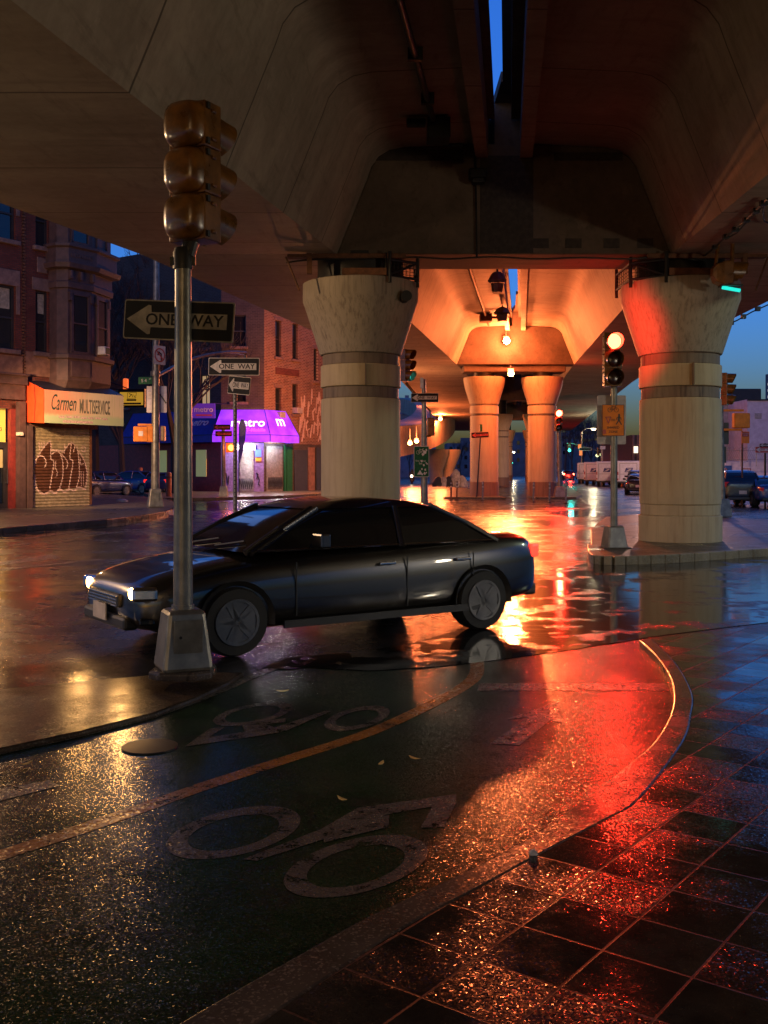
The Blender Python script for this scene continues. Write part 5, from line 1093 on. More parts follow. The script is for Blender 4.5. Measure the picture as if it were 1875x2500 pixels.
nL = (-.565, -.825, 0); nF = (0, -1, 0); nR = (.825, -.565, 0); nLF = (-.35, -1.0, 0); nFR = (.45, -1.0, 0)
qF = awn(pa, C1, C2, nLF, nFR, 'awn_lit'); qR = awn(pa, C2, C2 + Vector((.565, .825, 0)) * 2.3, nFR, (.85, -.45, 0), 'awn_lit')
e2 = rel2(C2 + Vector((.565, .825, 0)) * 2.3); k = MB(); k.add([(e2.x, e2.y, 5.75), (e2.x, e2.y, 3.45), qR[4], qR[2]], [(0, 1, 2, 3)]); k.build('end_panel', 'awn_lit', pa)
pb_ = thing('shop_awning', 'dark blue awning on the side street face of the purple corner shop', 'awning', tuple(C2))
qL = awn(pb_, C1 + Vector((-.825, .565, 0)) * 9, C1, nL, nLF, 'awn_blue'); 
def slope_text(s, size, m, par, q, u, v, sx=1, nm='lettering', sh=0):
    ex_ = (q[1] - q[0]).normalized(); up = (q[0] - q[3]); up = (up - ex_ * up.dot(ex_)).normalized(); n_ = ex_.cross(up)
    loc = q[3].lerp(q[2], u) * (1 - v) + q[0].lerp(q[1], u) * v - (-n_ * .03); rot = Matrix((ex_, up, n_)).transposed().to_4x4(); return text(s, size, m, par, loc, rot=rot, sx=sx, ex=.004, name=nm, shear=sh, bold=.012)
slope_text('metro', .95, 'letter_lit', pa, qF, .62, .46); slope_text('by T-Mobile', .36, 'letter_pink', pa, qF, .70, .18)
slope_text('m', 1.25, 'letter_lit', pa, qR, .48, .55, sh=.2); slope_text('metro', .85, 'lettering_pale', pb_, qL, .80, .5, sh=.25)
bsn = thing('blade_sign', 'blue and purple lettered blade sign above the dark blue awning', 'sign', tuple(P(502, 1003, 70)), 0)
k = MB(); k.box((-.3, 0, 0), (1.9, .25, 1.0)); k.build('box', emit('purple_box', (.08, .02, .42), .35, (.1, .04, .4)), bsn); text('metro', .52, 'lettering_pale', bsn, (-.12, -.135, .08), ex=.004, bold=.01); k = MB(); k.box((-.1, -.13, -.3), (1.1, .01, .1)); k.build('strip', 'sign_red', bsn); k = MB(); k.tube((.6, 0, .5), (1.2, 1.5, .6), .03, n=6); k.build('bracket', 'iron', bsn)
lamp('awning_light', (-1.3, -.8, 3.3), 240, (1, .88, .8), pa, r=.25); lamp('awning_light', (1.0, .1, 3.25), 170, (.95, 1, .9), pa, r=.25); lamp('awning_light', (-1.4, -1.9, 4.4), 60, (.45, .1, 1.0), pa, r=.4)

# ------------------------------------------------------------------ bare trees
def bare_tree(name, lab, loc, H, seed, m='bark', depth=5, group=None, spread=.55):
    t = thing(name, lab, 'tree', loc, 0, group); rr = random.Random(seed); tr_ = MB(); cr = MB()
    def grow(p, d, L, r, lv):
        q = p + d * L; (tr_ if lv < 2 else cr).tube(p, q, r, r * .68, 6 if lv < 2 else 3, cap=False)
        if lv >= depth: return
        for i in range(3 if lv else 4):
            ax = Vector((rr.uniform(-1, 1), rr.uniform(-1, 1), rr.uniform(-.25, .9))); nd = (d + ax * spread * (1 + .15 * lv)).normalized()
            grow(p.lerp(q, rr.uniform(.65, 1)), nd, L * rr.uniform(.62, .82), r * .6, lv + 1)
    grow(Vector((0, 0, 0)), Vector((rr.uniform(-.08, .08), 0, 1)), H * .30, H * .016, 0)
    tr_.build('trunk', m, t, smooth=50); cr.build('crown', m, t); return t
q = G(300, 1200, .15); bare_tree('street_tree', 'dark bare street tree rising behind the shop corner pole', tuple(q), 16, 4, depth=6)
q = P(425, 1200, 66); bare_tree('street_tree', 'slender dark bare tree partly behind the near signal pole', (q.x, q.y, .15), 15, 9, depth=6)
q = P(232, 1200, 74); bare_tree('street_tree', 'bare tree behind the bay window in the blue gap under the deck', (q.x, q.y, .15), 22, 12, depth=6)
tl = ['leftmost bare tree by the far right road', 'second bare tree by the far right road', 'third bare tree by the far right road, behind the green light', 'bare tree by the far right road, left of the white street lamp', 'bare tree under the white street lamp', 'rightmost bare tree of the far right road row, behind the orange sign']
for i, (x, Y, H) in enumerate(((1378, 190, 17), (1398, 200, 15), (1420, 185, 14), (1440, 205, 15), (1462, 195, 13), (1480, 190, 13))):
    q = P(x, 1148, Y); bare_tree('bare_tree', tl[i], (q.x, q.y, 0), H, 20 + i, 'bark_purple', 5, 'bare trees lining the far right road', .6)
for x, Y, z, H, lab, sd in ((1803, 170, 6, 11, 'bare tree above the grey roof at right, left one', 31), (1856, 180, 7, 10, 'smaller bare tree above the lavender wall at right', 33)):
    q = P(x, 1148, Y); bare_tree('bare_tree', lab, (q.x, q.y, z - 4), H, sd, 'bark', 6, None, .6)
for x, Y, lab, sd in ((1000, 210, 'dim bare tree behind the curved ramp columns', 41), (1125, 190, 'dim bare tree just left of the far left column', 43)):
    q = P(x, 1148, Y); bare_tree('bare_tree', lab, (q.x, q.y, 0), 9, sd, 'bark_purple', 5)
# ------------------------------------------------------------------ vehicles (local +x = forward)
SEDAN = dict(body=[(-2.30, .36, .80, .66), (-2.22, .27, .95, .78), (-1.95, .23, 1.00, .85), (-1.2, .20, .97, .89), (-.3, .18, .93, .90), (.7, .18, .90, .90), (1.15, .18, .88, .885), (1.65, .20, .82, .86), (2.03, .22, .74, .80), (2.22, .26, .66, .70), (2.30, .34, .56, .58)],
    cab=[(-1.72, 1.28, .80, .93), (-1.38, .92, .73, 1.12), (-.98, .52, .635, 1.31), (-.72, .28, .56, 1.375), (-.35, .02, .40, 1.41)], wx=(-1.38, 1.42), wr=.32, tail=(-2.235, .80, .62), head=(2.12, .60, .60))
SUV = dict(body=[(-2.25, .42, 1.00, .72), (-2.18, .33, 1.12, .83), (-1.9, .28, 1.14, .88), (-1.2, .26, 1.12, .91), (-.3, .24, 1.08, .92), (.7, .24, 1.05, .92), (1.15, .24, 1.03, .91), (1.65, .26, .98, .88), (2.0, .28, .90, .83), (2.18, .32, .78, .72), (2.26, .42, .66, .60)],
    cab=[(-2.18, 1.30, .84, 1.08), (-2.06, 1.02, .78, 1.28), (-1.86, .62, .70, 1.52), (-1.68, .42, .64, 1.60), (-1.3, .15, .50, 1.65)], wx=(-1.32, 1.36), wr=.36, tail=(-2.17, 1.00, .70), head=(2.06, .78, .62))
def car(name, lab, loc, heading, kind, body, tails='tail_off', heads=None, plate='plate', scale=(1, 1, 1), rack=False, group=None, sub=2):
    t = thing(name, lab, 'car', loc, heading, group); S = SEDAN if kind == 'sedan' else SUV; t.scale = scale
    def ring(x, zl, zt, hw):
        d = zt - zl; half = [(hw * .60, zl - .0), (hw * .93, zl + .05), (hw * .995, zl + .22 * d), (hw, zl + .5 * d), (hw * .985, zl + .76 * d), (hw * .93, zl + .93 * d), (hw * .80, zt + .01), (hw * .45, zt + .035)]
        return [Vector((x, y, z)) for y, z in half] + [Vector((x, -y, z)) for y, z in half[::-1]]
    k = MB(); k.rings([ring(*s_) for s_ in S['body']]); bo = k.build('body', body, t, smooth=70, sub=sub)
    def cabring(xr, xf, hw, z, n=5):
        o = []; cr = .16
        for (cx_, cy_, a0) in ((xf - cr, hw - cr, 0), (xr + cr, hw - cr, 90), (xr + cr, -hw + cr, 180), (xf - cr, -hw + cr, 270)):
            for i in range(n + 1): a = R(a0 + 90 * i / n); o.append(Vector((cx_ + cr * cos(a), cy_ + cr * sin(a), z)))
        return o
    CR = [cabring(*c) for c in S['cab']]
    k = MB(); k.rings(CR[:3], cap=True); k.build('window', 'glass_car', t, smooth=60)
    k = MB(); k.rings([[v + Vector((0, 0, .004)) for v in CR[2]], CR[3], CR[4]]); k.build('roof', body, t, smooth=70)
    n = len(CR[0]); k = MB()
    for idx in (2, 3, n // 4 + 2, n // 4 + 3, n // 2 + 2, n // 2 + 3, 3 * n // 4 + 2, 3 * n // 4 + 3):
        pts = [CR[j][idx] for j in range(3)]; k = MB(); k.path(pts, .035, 6); k.build('pillar', body, t, smooth=60)
    for s_ in (-1, 1):
        for xx in ((-.42,) if kind == 'sedan' else (-.55, -1.35)):
            p0 = Vector((xx, s_ * (S['cab'][0][2] + .0), S['cab'][0][3])); p1 = Vector((xx - .02, s_ * (S['cab'][2][2] + .01), S['cab'][2][3])); k = MB(); k.path([p0, p1], .04, 6); k.build('pillar', body, t, smooth=60)
    wb = None
    for wx in S['wx']:
        for s_ in (-1, 1):
            yo = s_ * (S['body'][4][3] - .10); r = S['wr']
            k = MB(); prof = [(r * .62, -.11), (r * .93, -.11), (r, -.06), (r, .06), (r * .93, .11), (r * .62, .11)]
            k.lathe(prof, n=28); w_ = k.build('wheel', 'tyre', t, smooth=40); w_.matrix_basis = Matrix.Translation((wx, yo, r)) @ Matrix.Rotation(R(90), 4, 'X')
            q_ = MB(); q_.lathe([(r * .67, -.112), (r * .66, -.122), (r * .58, -.122), (r * .56, -.085)], n=28); q_.lathe([(r * .55, -.07), (.05, -.06)], n=28, mi=1)
            for j in range(10): a = (j // 2) * 2 * pi / 5 + (.16 if j % 2 else -.16); q_.box((cos(a) * r * .34, sin(a) * r * .34, -.105), (r * .56, .055, .03), a)
            q_.lathe([(r * .67, .112), (r * .66, .122), (r * .58, .122), (r * .56, .085)], n=28); q_.lathe([(r * .55, .07), (.05, .06)], n=28, mi=1)
            for j in range(10): a = (j // 2) * 2 * pi / 5 + (.16 if j % 2 else -.16); q_.box((cos(a) * r * .34, sin(a) * r * .34, .105), (r * .56, .055, .03), a)
            q_.build('rim', ['rim', 'plastic_black'], w_, smooth=40)
            a_ = MB(); vs = []
            for rr_ in (r * 1.02, r * 1.17):
                for j in range(15): a = R(-8) + R(196) * j / 14; vs.append((wx + rr_ * cos(a), s_ * (S['body'][4][3] + .004 + (.012 if rr_ > r * 1.1 else -.03)), r + rr_ * sin(a)))
            a_.add(vs, [(j, j + 1, 16 + j, 15 + j) for j in range(14)]); a_.build('wheel_arch', 'plastic_black', t, smooth=60)
    for s_ in (-1, 1):
        tx, tz, ty = S['tail']; k = MB(); k.box((tx + .05, s_ * ty, tz), (.16, .30, .15 if kind == 'sedan' else .24), rz=s_ * R(16)); k.build('taillight', tails, t, bevel=.03)
        hx_, hz, hy = S['head']; k = MB(); k.box((hx_ + .02, s_ * hy, hz), (.22, .26, .13), rz=-s_ * R(24))
        hl = k.build('headlight', 'chrome', t, bevel=.03)
        b_ = MB(); b_.lathe([(.055, 0), (.05, .015), (.004, .022)], n=16); o = b_.build('bulb', heads or 'glass_car', hl, smooth=60); o.matrix_basis = Matrix.Translation((hx_ + .135, s_ * (hy - .03), hz)) @ Matrix.Rotation(R(90), 4, 'Y')
        k = MB(); k.box((.62, s_ * 1.0, S['cab'][0][3] + .10), (.10, .20, .14)); k.box((.62, s_ * .88, S['cab'][0][3] + .04), (.05, .14, .04)); k.build('mirror', body, t, bevel=.03)
        k = MB()
        for xx in (-.18, -1.12): k.box((xx, s_ * (S['body'][4][3] + .005), S['body'][4][2] - .16), (.18, .03, .03))
        k.build('door_handle', 'chrome', t, bevel=.008)
        k = MB()
        for xx in (.82, -.42, -1.25): k.box((xx, s_ * (S['body'][4][3] - .004), .58), (.009, .012, .5))
        k.box((-.2, s_ * (S['body'][4][3] - .002), .26), (2.3, .03, .07)); k.build('door_seam', 'plastic_black', t)
    x0 = S['body'][0][0]; k = MB(); k.box((x0 - .0, 0, S['body'][0][1] + .22), (.04, .34, .16)); k.build('number_plate', plate, t)
    k = MB(); k.box((x0 + .06, 0, .36), (.16, 1.35, .14)); k.build('bumper', 'plastic_black', t, bevel=.03); k = MB(); k.box((-x0 - .05, 0, .33), (.14, 1.1, .12)); k.build('bumper', 'plastic_black', t, bevel=.03)
    k = MB(); k.box((-x0 - .02, 0, .52), (.08, .8, .12)); k.build('grille', 'plastic_black', t, bevel=.02)
    k = MB(); k.box((-x0 + .045, 0, .40), (.012, .34, .15)); k.build('number_plate', 'plate', t)
    for s_ in (-1, 1):
        k = MB(); k.path([(S['cab'][0][1] - .1, s_ * (S['cab'][0][2] + .006), S['cab'][0][3] + .012), (S['cab'][0][0] + .15, s_ * (S['cab'][0][2] + .006), S['cab'][0][3] + .012)], .012, 5); k.build('window_trim', 'chrome', t)
        k = MB(); k.box((-x0 - .16, s_ * .62, .36), (.14, .22, .07), rz=-s_ * R(20)); k.build('fog_lamp', 'glass_car', t, bevel=.02)
    k = MB()
    for i in range(4): k.box((-x0 + .022, 0, .475 + i * .028), (.012, .74, .010))
    k.build('grille_bar', 'chrome', t)
    k = MB()
    for s_ in (-.45, .1): k.path([(S['cab'][0][1] - .02, s_, S['cab'][0][3] + .03), (S['cab'][0][1] - .12, s_ + .42, S['cab'][0][3] + .09)], .010, 5)
    k.build('wiper', 'plastic_black', t)
    if rack:
        k = MB()
        for s_ in (-1, 1): k.path([(-1.5, s_ * .52, 1.66), (-1.35, s_ * .54, 1.72), (.0, s_ * .54, 1.72), (.1, s_ * .52, 1.66)], .025, 6)
        k.build('roof_rack', 'iron', t)
    return t
# the car crossing in front
hd = R(180 + 34); ctr = Vector((-.62, 10.55, 0))
mc = car('car', 'dark saloon car with lit headlights crossing the wet street in front', tuple(ctr), hd, 'sedan', 'car_char', tails='tail_on', heads='head_on', scale=(1.0, 1.0, .975))
for s_ in (-1, 1):
    l = lamp('headlight_beam', (2.34, s_ * .57, .60), 40, (1, .50, .15), mc, r=.05, spot=165, blend=.5); aim(l, (1, 0, -.12))
# parked cars, left side street
q = G(246, 1211); car('parked_car', 'dark blue car seen from behind beside the graffiti shutter, number plate lit', tuple(q), R(62), 'suv', 'car_navy', 'tail_on', plate='plate_lit', scale=(1, 1, .97), sub=1)
q = G(325, 1206); car('parked_car', 'bright blue hatchback seen from its side behind the shop corner pole', tuple(q), R(158), 'sedan', 'car_blue', scale=(1.0, 1.0, 1.16), sub=1)
q = G(398, 1206); car('parked_car', 'navy car seen from behind right of the shop corner pole', tuple(q), R(88), 'suv', 'car_navy', 'tail_dim', scale=(.95, .95, .92), sub=1)
# right side
q = G(1822, 1236); car('parked_car', 'black sport utility car with roof rails seen from behind at the right edge', (q.x, q.y + 2.0, 0), R(84), 'suv', 'car_black', scale=(1, 1, 1.0), rack=True)
q = G(1902, 1238); car('parked_car', 'blue car cut off by the right edge of the photo', (q.x, q.y + 2, 0), R(86), 'sedan', 'car_blue', sub=1)
q = P(1560, 1148, 78); car('parked_car', 'black car parked before the white mail trucks', (q.x, q.y, 0), R(75), 'suv', 'car_black', sub=1)
q = P(1551, 1148, 72); car('parked_car', 'second black car, tucked against the near right column', (q.x, q.y - 1, 0), R(75), 'sedan', 'car_black', sub=1)
q = P(1383, 1148, 165); car('far_car', 'far car with glowing red tail lamps right of the far red signal', (q.x, q.y, 0), R(90), 'suv', 'car_black', tails='tail_far', sub=1)
lamp('tail_glow', (q.x, q.y - 3.4, .9), 500, (1, .04, .02), None, r=.3)
q = P(1418, 1148, 190); car('far_car', 'far white car beyond the mail trucks', (q.x, q.y, 0), R(80), 'sedan', 'truck_white', sub=1)
# mail trucks
def finish_truck(lab, px, Y, rz, **kw):
    w, h, L = kw.get('w', 2.15), kw.get('h', 2.55), 5.2
    q = P(px, 1148, Y); t = thing('mail_truck', lab, 'truck', (q.x, q.y, 0), rz, 'white mail trucks parked by the right road')
    k = MB(); k.box((1.9, 0, .55 + (h - .55) / 2), (3.8, w, h - .55)); k.build('cargo_box', 'truck_white', t, bevel=.09)
    rg = []
    for x, z1_, hw in ((3.75, h - .15, w / 2 - .04), (4.1, h - .3, w / 2 - .06), (4.4, 1.35, w / 2 - .1), (5.0, 1.15, w / 2 - .16), (5.15, .6, w / 2 - .2)): rg.append([Vector((x, -hw, .45)), Vector((x, hw, .45)), Vector((x, hw, z1_)), Vector((x, -hw, z1_))])
    k = MB(); k.rings(rg); k.build('cab', 'truck_white', t, bevel=.05)
    k = MB()
    for y0, y1, z0, z1 in ((-.82, .82, h - .26, h - .22), (-.82, -.78, .7, h - .24), (.78, .82, .7, h - .24), (-.82, .82, 1.26, 1.29)): k.box((-.004, (y0 + y1) / 2, (z0 + z1) / 2), (.03, y1 - y0, z1 - z0))
    k.build('rear_door', 'steel_dull', t)
    k = MB(); k.plate([(-.36, 1.46), (.34, 1.46), (.44, 1.88), (-.22, 1.88)], -.03, -.012); o = k.build('emblem', simple('mail_blue', (.03, .03, .16), .5) if 'mail_blue' not in M else M['mail_blue'], t); o.rotation_euler[2] = R(-90)
    k = MB(); k.plate([(-.30, 1.52), (.02, 1.54), (.34, 1.76), (-.02, 1.66)], -.036, -.031); k.plate([(-.16, 1.82), (.36, 1.80), (.12, 1.70)], -.036, -.0312); e_ = k.build('eagle', 'sign_white', o)
    for s_ in (-1, 1):
        k = MB(); k.box((.0, s_ * (w / 2 - .10), 1.35), (.05, .10, .30)); k.build('taillight', 'tail_off', t); k = MB(); k.box((.0, s_ * (w / 2 - .1), .78), (.05, .1, .16)); k.build('taillight', 'tail_off', t)
        for x in (.9, 4.2):
            k = MB(); k.lathe([(.36, -.12), (.36, .12)], n=20); wl = k.build('wheel', 'tyre', t, smooth=40); wl.matrix_basis = Matrix.Translation((x, s_ * (w / 2 - .16), .36)) @ Matrix.Rotation(R(90), 4, 'X')
            k = MB(); k.lathe([(.2, -.13), (.2, .13)], n=14); k.build('rim', 'rim', wl, smooth=40)
    k = MB(); k.box((-.05, 0, .5), (.2, w * .9, .14)); k.build('bumper', 'plastic_black', t)
    k = MB(); k.box((2.2, w / 2 + .004, 1.75), (2.2, .015, .20)); k.build('stripe', 'sign_red', t)
    return t
for lab, px, Y, rz in (('nearest white mail truck, its rear emblem right of the orange sign pole', 1534, 98, R(74)), ('white mail truck just left of the orange sign pole', 1481, 104, R(70)), ('narrow white mail truck third from the right', 1449, 112, R(66)), ('farthest white mail truck, leftmost of the row', 1431, 124, R(72))): finish_truck(lab, px, Y, rz)
q = G(1520, 1189); t = thing('traffic_cone', 'orange traffic cone behind the nearest mail truck', 'cone', tuple(q)); k = MB(); k.lathe([(.16, .04), (.04, .78)], n=16); k.build('cone', 'cone', t, smooth=40)
k = MB(); k.box((0, 0, .02), (.45, .45, .05)); k.build('base', 'plastic_black', t); k = MB(); k.lathe([(.125, .34), (.098, .48)], n=16); k.build('band', 'sign_white', t)
# motorcycle with its lamp on, far left road
q = G(1006, 1182); t = thing('motorcycle', 'motorcycle with a bright headlamp coming past the green sign', 'motorcycle', tuple(q), R(-95))
for x in (-.7, .7): k = MB(); k.lathe([(.24, -.06), (.32, -.05), (.32, .05), (.24, .06)], n=20); w_ = k.build('wheel', 'tyre', t); w_.matrix_basis = Matrix.Translation((x, 0, .32)) @ Matrix.Rotation(R(90), 4, 'X')
k = MB(); k.path([(-.7, 0, .32), (-.2, 0, .7), (.45, 0, .85), (.7, 0, .32)], .06, 8); k.box((-.05, 0, .55), (.5, .28, .35)); k.box((-.4, 0, .82), (.6, .26, .12)); k.box((.15, 0, .92), (.45, .3, .22)); k.path([(.45, -.35, 1.08), (.5, 0, 1.0), (.45, .35, 1.08)], .025, 6); k.build('frame', 'iron', t, bevel=.02)
k = MB(); k.lathe([(.13, 0), (.10, .03), (.01, .04)], n=14); o = k.build('headlight', 'warm_bulb', t); o.matrix_basis = Matrix.Translation((.66, 0, .95)) @ Matrix.Rotation(R(90), 4, 'Y')
pr = tag(MB().path([(-.3, -.16, .35), (-.05, -.2, .78), (-.35, -.13, .98)], .09, 8).path([(-.3, .16, .35), (-.05, .2, .78), (-.35, .13, .98)], .09, 8).path([(-.35, 0, .95), (-.3, 0, 1.25), (-.18, 0, 1.48)], .17, 10).path([(-.2, -.2, 1.42), (.05, -.34, 1.2), (.4, -.34, 1.1)], .06, 8).path([(-.2, .2, 1.42), (.05, .34, 1.2), (.4, .34, 1.1)], .06, 8).path([(-.16, 0, 1.5), (-.1, 0, 1.72)], .125, 12).build('person', 'tarp_dark', None, smooth=60), 'person in dark clothes and helmet riding the motorcycle', 'person')
pr.location = q; pr.rotation_euler[2] = R(-95); md = pr.modifiers.new('remesh', 'REMESH'); md.mode = 'VOXEL'; md.voxel_size = .025; md.use_smooth_shade = True

# bundles at the far piers
rr = random.Random(11)
bl_ = [('dark covered bundle, leftmost in the heap below the curved ramp', 1070, 'tarp_dark'), ('pale bundle left of centre in the heap below the curved ramp', 1084, 'tarp'), ('dark bundle in the middle of the heap below the curved ramp', 1096, 'tarp_dark'), ('tall pale draped bundle in the heap below the curved ramp', 1113, 'tarp'), ('pale bundle beside the far left column in the heap', 1128, 'tarp')]
for i, (lab, x, m) in enumerate(bl_):
    q = P(x, 1172, 96); t = MB(); H_ = rr.uniform(.8, 1.1) * (1.5 if i == 3 else 1); rg = []
    for z, s_ in ((0, 1), (.3, .98), (.6, .8), (.85, .5), (1, .15)): rg.append([Vector((s_ * .62 * cos(a * pi / 5) * rr.uniform(.8, 1.15), s_ * .5 * sin(a * pi / 5) * rr.uniform(.8, 1.15), z * H_)) for a in range(10)])
    o = t.rings(rg).build('bundle', m, None, smooth=25); o.location = (q.x, q.y, .1); tag(o, lab, 'bundle', 'covered bundles heaped below the ramp')
# ------------------------------------------------------------------ far right block, wall, fence
def block(name, lab, x0, x1, Yf, ztop, m, depth=20, cat='building', z0=0):
    a, b_ = P(x0, 1148, Yf), P(x1, 1148, Yf); t = thing(name, lab, cat, ((a.x + b_.x) / 2, Yf, 0)); k = MB(); k.box((0, depth / 2, (ztop + z0) / 2), (b_.x - a.x, depth, ztop - z0)); k.build('wall', m, t); t['w'] = 0; del t['w']; return t, b_.x - a.x
zt = lambda y, Y: EYE - (y - YH) / F * Y
t, w = block('grey_building', 'low grey flat-roofed building behind the right signal pole', 1700, 1828, 112, zt(983, 112), 'greywall')
k = MB(); k.box((0, -.06, zt(983, 112) - .1), (w + .1, .2, .3)); k.build('coping', 'iron', t); k = MB()
for z in (2, 3.4, 4.8, 6.2): k.box((0, -.01, z), (w, .03, .03))
k.build('wall_course', 'lavender', t)
t, w = block('painted_building', 'pale lavender painted building at the right edge', 1825, 2100, 106, zt(975, 106), 'lavender')
k = MB(); k.box((0, -.06, zt(975, 106) - .06), (w + .1, .2, .16)); k.build('coping', 'iron', t)
k = MB()
for i in range(5): k.box((-w / 2 + 1.1, -.02, zt(1010, 106) - i * .12), (.7, .05, .07))
k.build('vent', 'steel_dull', t)
k = MB(); k.box((-w / 2 + 1.5, 6, zt(966, 110)), (3.2, 3, 1.6)); k.build('roof_unit', 'iron', t, bevel=.1)
t, w = block('boundary_wall', 'low pale wall behind the parked black car at right', 1700, 2100, 92, 2.5, 'lavender', .4, 'wall')
k = MB(); k.box((0, -.02, 1.0), (w, .02, .9)); k.build('painted_band', 'car_blue', t) if False else None
k = MB(); q = P(1776, 1133, 91.9); k.box((q.x - t.location.x, -.03, 1.6), (.8, .04, .95)); k.build('mural_patch', 'car_blue', t)
fn = thing('wire_fence', 'chain fence with coiled wire standing along the low pale wall at right', 'fence', tuple(P(1830, 1148, 90)[:2]) + (0,))
k = MB()
for i in range(9): x = -5 + i * 1.4; k.path([(x, 0, 2.0), (x, 0, 3.4), (x + .15, -.1, 3.6), (x + .45, -.1, 3.6)], .035, 5)
for z in (2.6, 3.4): k.tube((-5, 0, z), (6.2, 0, z), .02, n=5)
k.build('post', 'steel_dull', fn); k = MB(); k.path([(-5 + i * .06, .22 * cos(i * .9), 3.5 + .22 * sin(i * .9)) for i in range(190)], .012, 3); k.build('coil', 'steel', fn)
k = MB()
for i in range(60): x = -5 + i * .187; k.tube((x, 0, 2.5), (x + .45, 0, 3.4), .007, n=3); k.tube((x + .45, 0, 2.5), (x, 0, 3.4), .007, n=3)
k.build('mesh', 'steel_dull', fn)
for x, y, lab in ((1797, 955, 'upper left'), (1802, 968, 'middle'), (1795, 976, 'lower'), (1806, 962, 'right'), (1833, 969, 'far right')):
    q = P(x, y, 150); t = thing('flood_lamp', f'{lab} of the pale lamps clustered above the grey roof at right', 'lamp', tuple(q), 0, 'pale lamps above the grey roof'); k = MB(); k.lathe([(.02, -.25), (.22, -.12), (.25, .1), (.02, .25)], n=10); k.build('bulb', 'white_win', t, smooth=60); k = MB(); k.tube((0, .2, .1), (0, .3, -3), .05, n=5); k.build('bracket', 'steel_dull', t)
tw = thing('far_tower', 'slim lit tower top at the right edge of the sky', 'tower', tuple(P(1878, 1148, 260)[:2]) + (0,)); k = MB(); k.box((0, 0, 13), (1.4, 1.4, 26)); k.build('shaft', 'farwall', tw); k = MB()
for i in range(5): k.box((-.2, -.75, 17 + i * 1.6), (.7, .1, .6))
k.build('window', 'white_win', tw)
# brown piered building between the sign pole and the column, far purple skyline, blue far block
t, w = block('pier_building', 'brown building with tall vertical piers left of the near right column', 1541, 1640, 140, zt(1062, 140), 'brownstone')
for i in range(5): k = MB(); k.box((-w / 2 + .25 + i * .62, -.15, zt(1062, 140) / 2), (.26, .3, zt(1062, 140))); k.build('pier', 'stone', t)
for i in range(3): k = MB(); k.box((-w / 2 + .55 + i * 1.24, -.35, zt(1098, 140)), (.55, .1, .9)); k.build('window', 'white_win', t)
sk = [('far_block', 'dim far block glimpsed left of the far left column', 1090, 1170, 300, 1082), ('far_block', 'dim far block glimpsed between the far columns', 1215, 1300, 310, 1068), ('far_block', 'dim far block right beside the far right column', 1340, 1374, 305, 1078), ('far_block', 'tallest far block in the purple skyline left of the street lamp', 1404, 1423, 330, 1036), ('far_block', 'squat far block in the purple skyline under the street lamp', 1422, 1450, 340, 1044), ('far_block', 'low far block at the left end of the purple skyline', 1372, 1404, 350, 1056), ('far_block', 'low far block at the right end of the purple skyline', 1450, 1545, 350, 1075)]
for nm, lab, a, b_, Y, y in sk:
    t, w = block(nm, lab, a, b_, Y, zt(y, Y), 'farwall', 10); k = MB()
    for i in range(4):
        for j in range(3): k = MB(); k.box((-w / 2 + w * (i + .6) / 4.4, -.05, zt(y, Y) - 1.6 - 2.6 * j), (.8, .1, 1.1)); k.build('window', 'pane', t)
    k = MB(); k.box((w * .1, 2, zt(y, Y) + .8), (w * .3, 2, 1.6)); k.build('roof_hut', 'farwall', t)
t, w = block('far_block', 'bluish far block with a lit upper floor seen between column and pole', 940, 1064, 240, zt(992, 240), 'blueglass', 20); k = MB()
q0 = t.location.x
for (a, b_, y0, y1) in ((1010, 1032, 993, 1004), (988, 994, 996, 1003), (1036, 1040, 994, 1000)): p0, p1 = P(a, y0, 239.7), P(b_, y1, 239.7); k.box(((p0.x + p1.x) / 2 - q0, -.2, (p0.z + p1.z) / 2), (p1.x - p0.x, .2, p0.z - p1.z))
k.build('lit_window', 'white_win', t); k = MB()
for y in (1012, 1024, 1036, 1050): k.box((0, -.1, zt(y, 240)), (w, .3, .35))
for i in range(12): k.box((-w / 2 + i * w / 11, -.1, zt(1035, 240)), (.25, .3, 8))
k.build('facade_grid', 'farwall', t)
t, w = block('far_block', 'small far block with roof huts above the ONE WAY sign by the near left column', 984, 1003, 300, zt(972, 300), 'blueglass', 10); k = MB(); k.box((0, 1, zt(970, 300)), (w * .5, 2, 1.2)); k.build('roof_hut', 'blueglass', t)
# far street: lamp, mast arm with signals, posts
def lamp_post(lab, px, py, Y, base, W, c, m='warm_bulb', arm=1.4, r=.22, cat='street lamp'):
    q = P(px, py, Y); t = thing('street_lamp', lab, cat, (q.x, q.y, 0)); k = MB(); k.tube((-arm, 0, base), (-arm, 0, q.z - .3), .10, .07, 12); k.path([(-arm, 0, q.z - .35), (-arm * .6, 0, q.z + .1), (0, 0, q.z + .18)], .05, 8); k.build('post', 'steel', t, smooth=40)
    k = MB(); k.box((0, 0, q.z + .16), (.6, .26, .14)); k.build('lamp_head', 'steel_dull', t, bevel=.04); k = MB(); k.lathe([(.02, q.z - .12), (r * .8, q.z - .05), (r, q.z + .06), (.02, q.z + .08)], n=14); k.build('bulb', m, t, smooth=60)
    if W: lamp('lamp_light', (0, 0, q.z - .35), W, c, t, r=.2)
    return t
lamp_post('far street lamp shining warm white left of the orange sign', 1449, 1048, 128, 0, 600, (1, .82, .5), arm=1.5, r=.3)
lamp_post('far small lamp shining over the far road between the far columns', 1254, 1104, 190, 0, 300, (1, .8, .5), arm=.8, r=.25)
ma = thing('mast_arm_signal', 'far signal mast arm with a glowing green light and street name plate', 'traffic signal', tuple(P(1469, 1148, 118)[:2]) + (0,)); o0x = ma.location.x
rA = lambda x, y: Vector((P(x, y, 118).x - o0x, 0, P(x, y, 118).z))
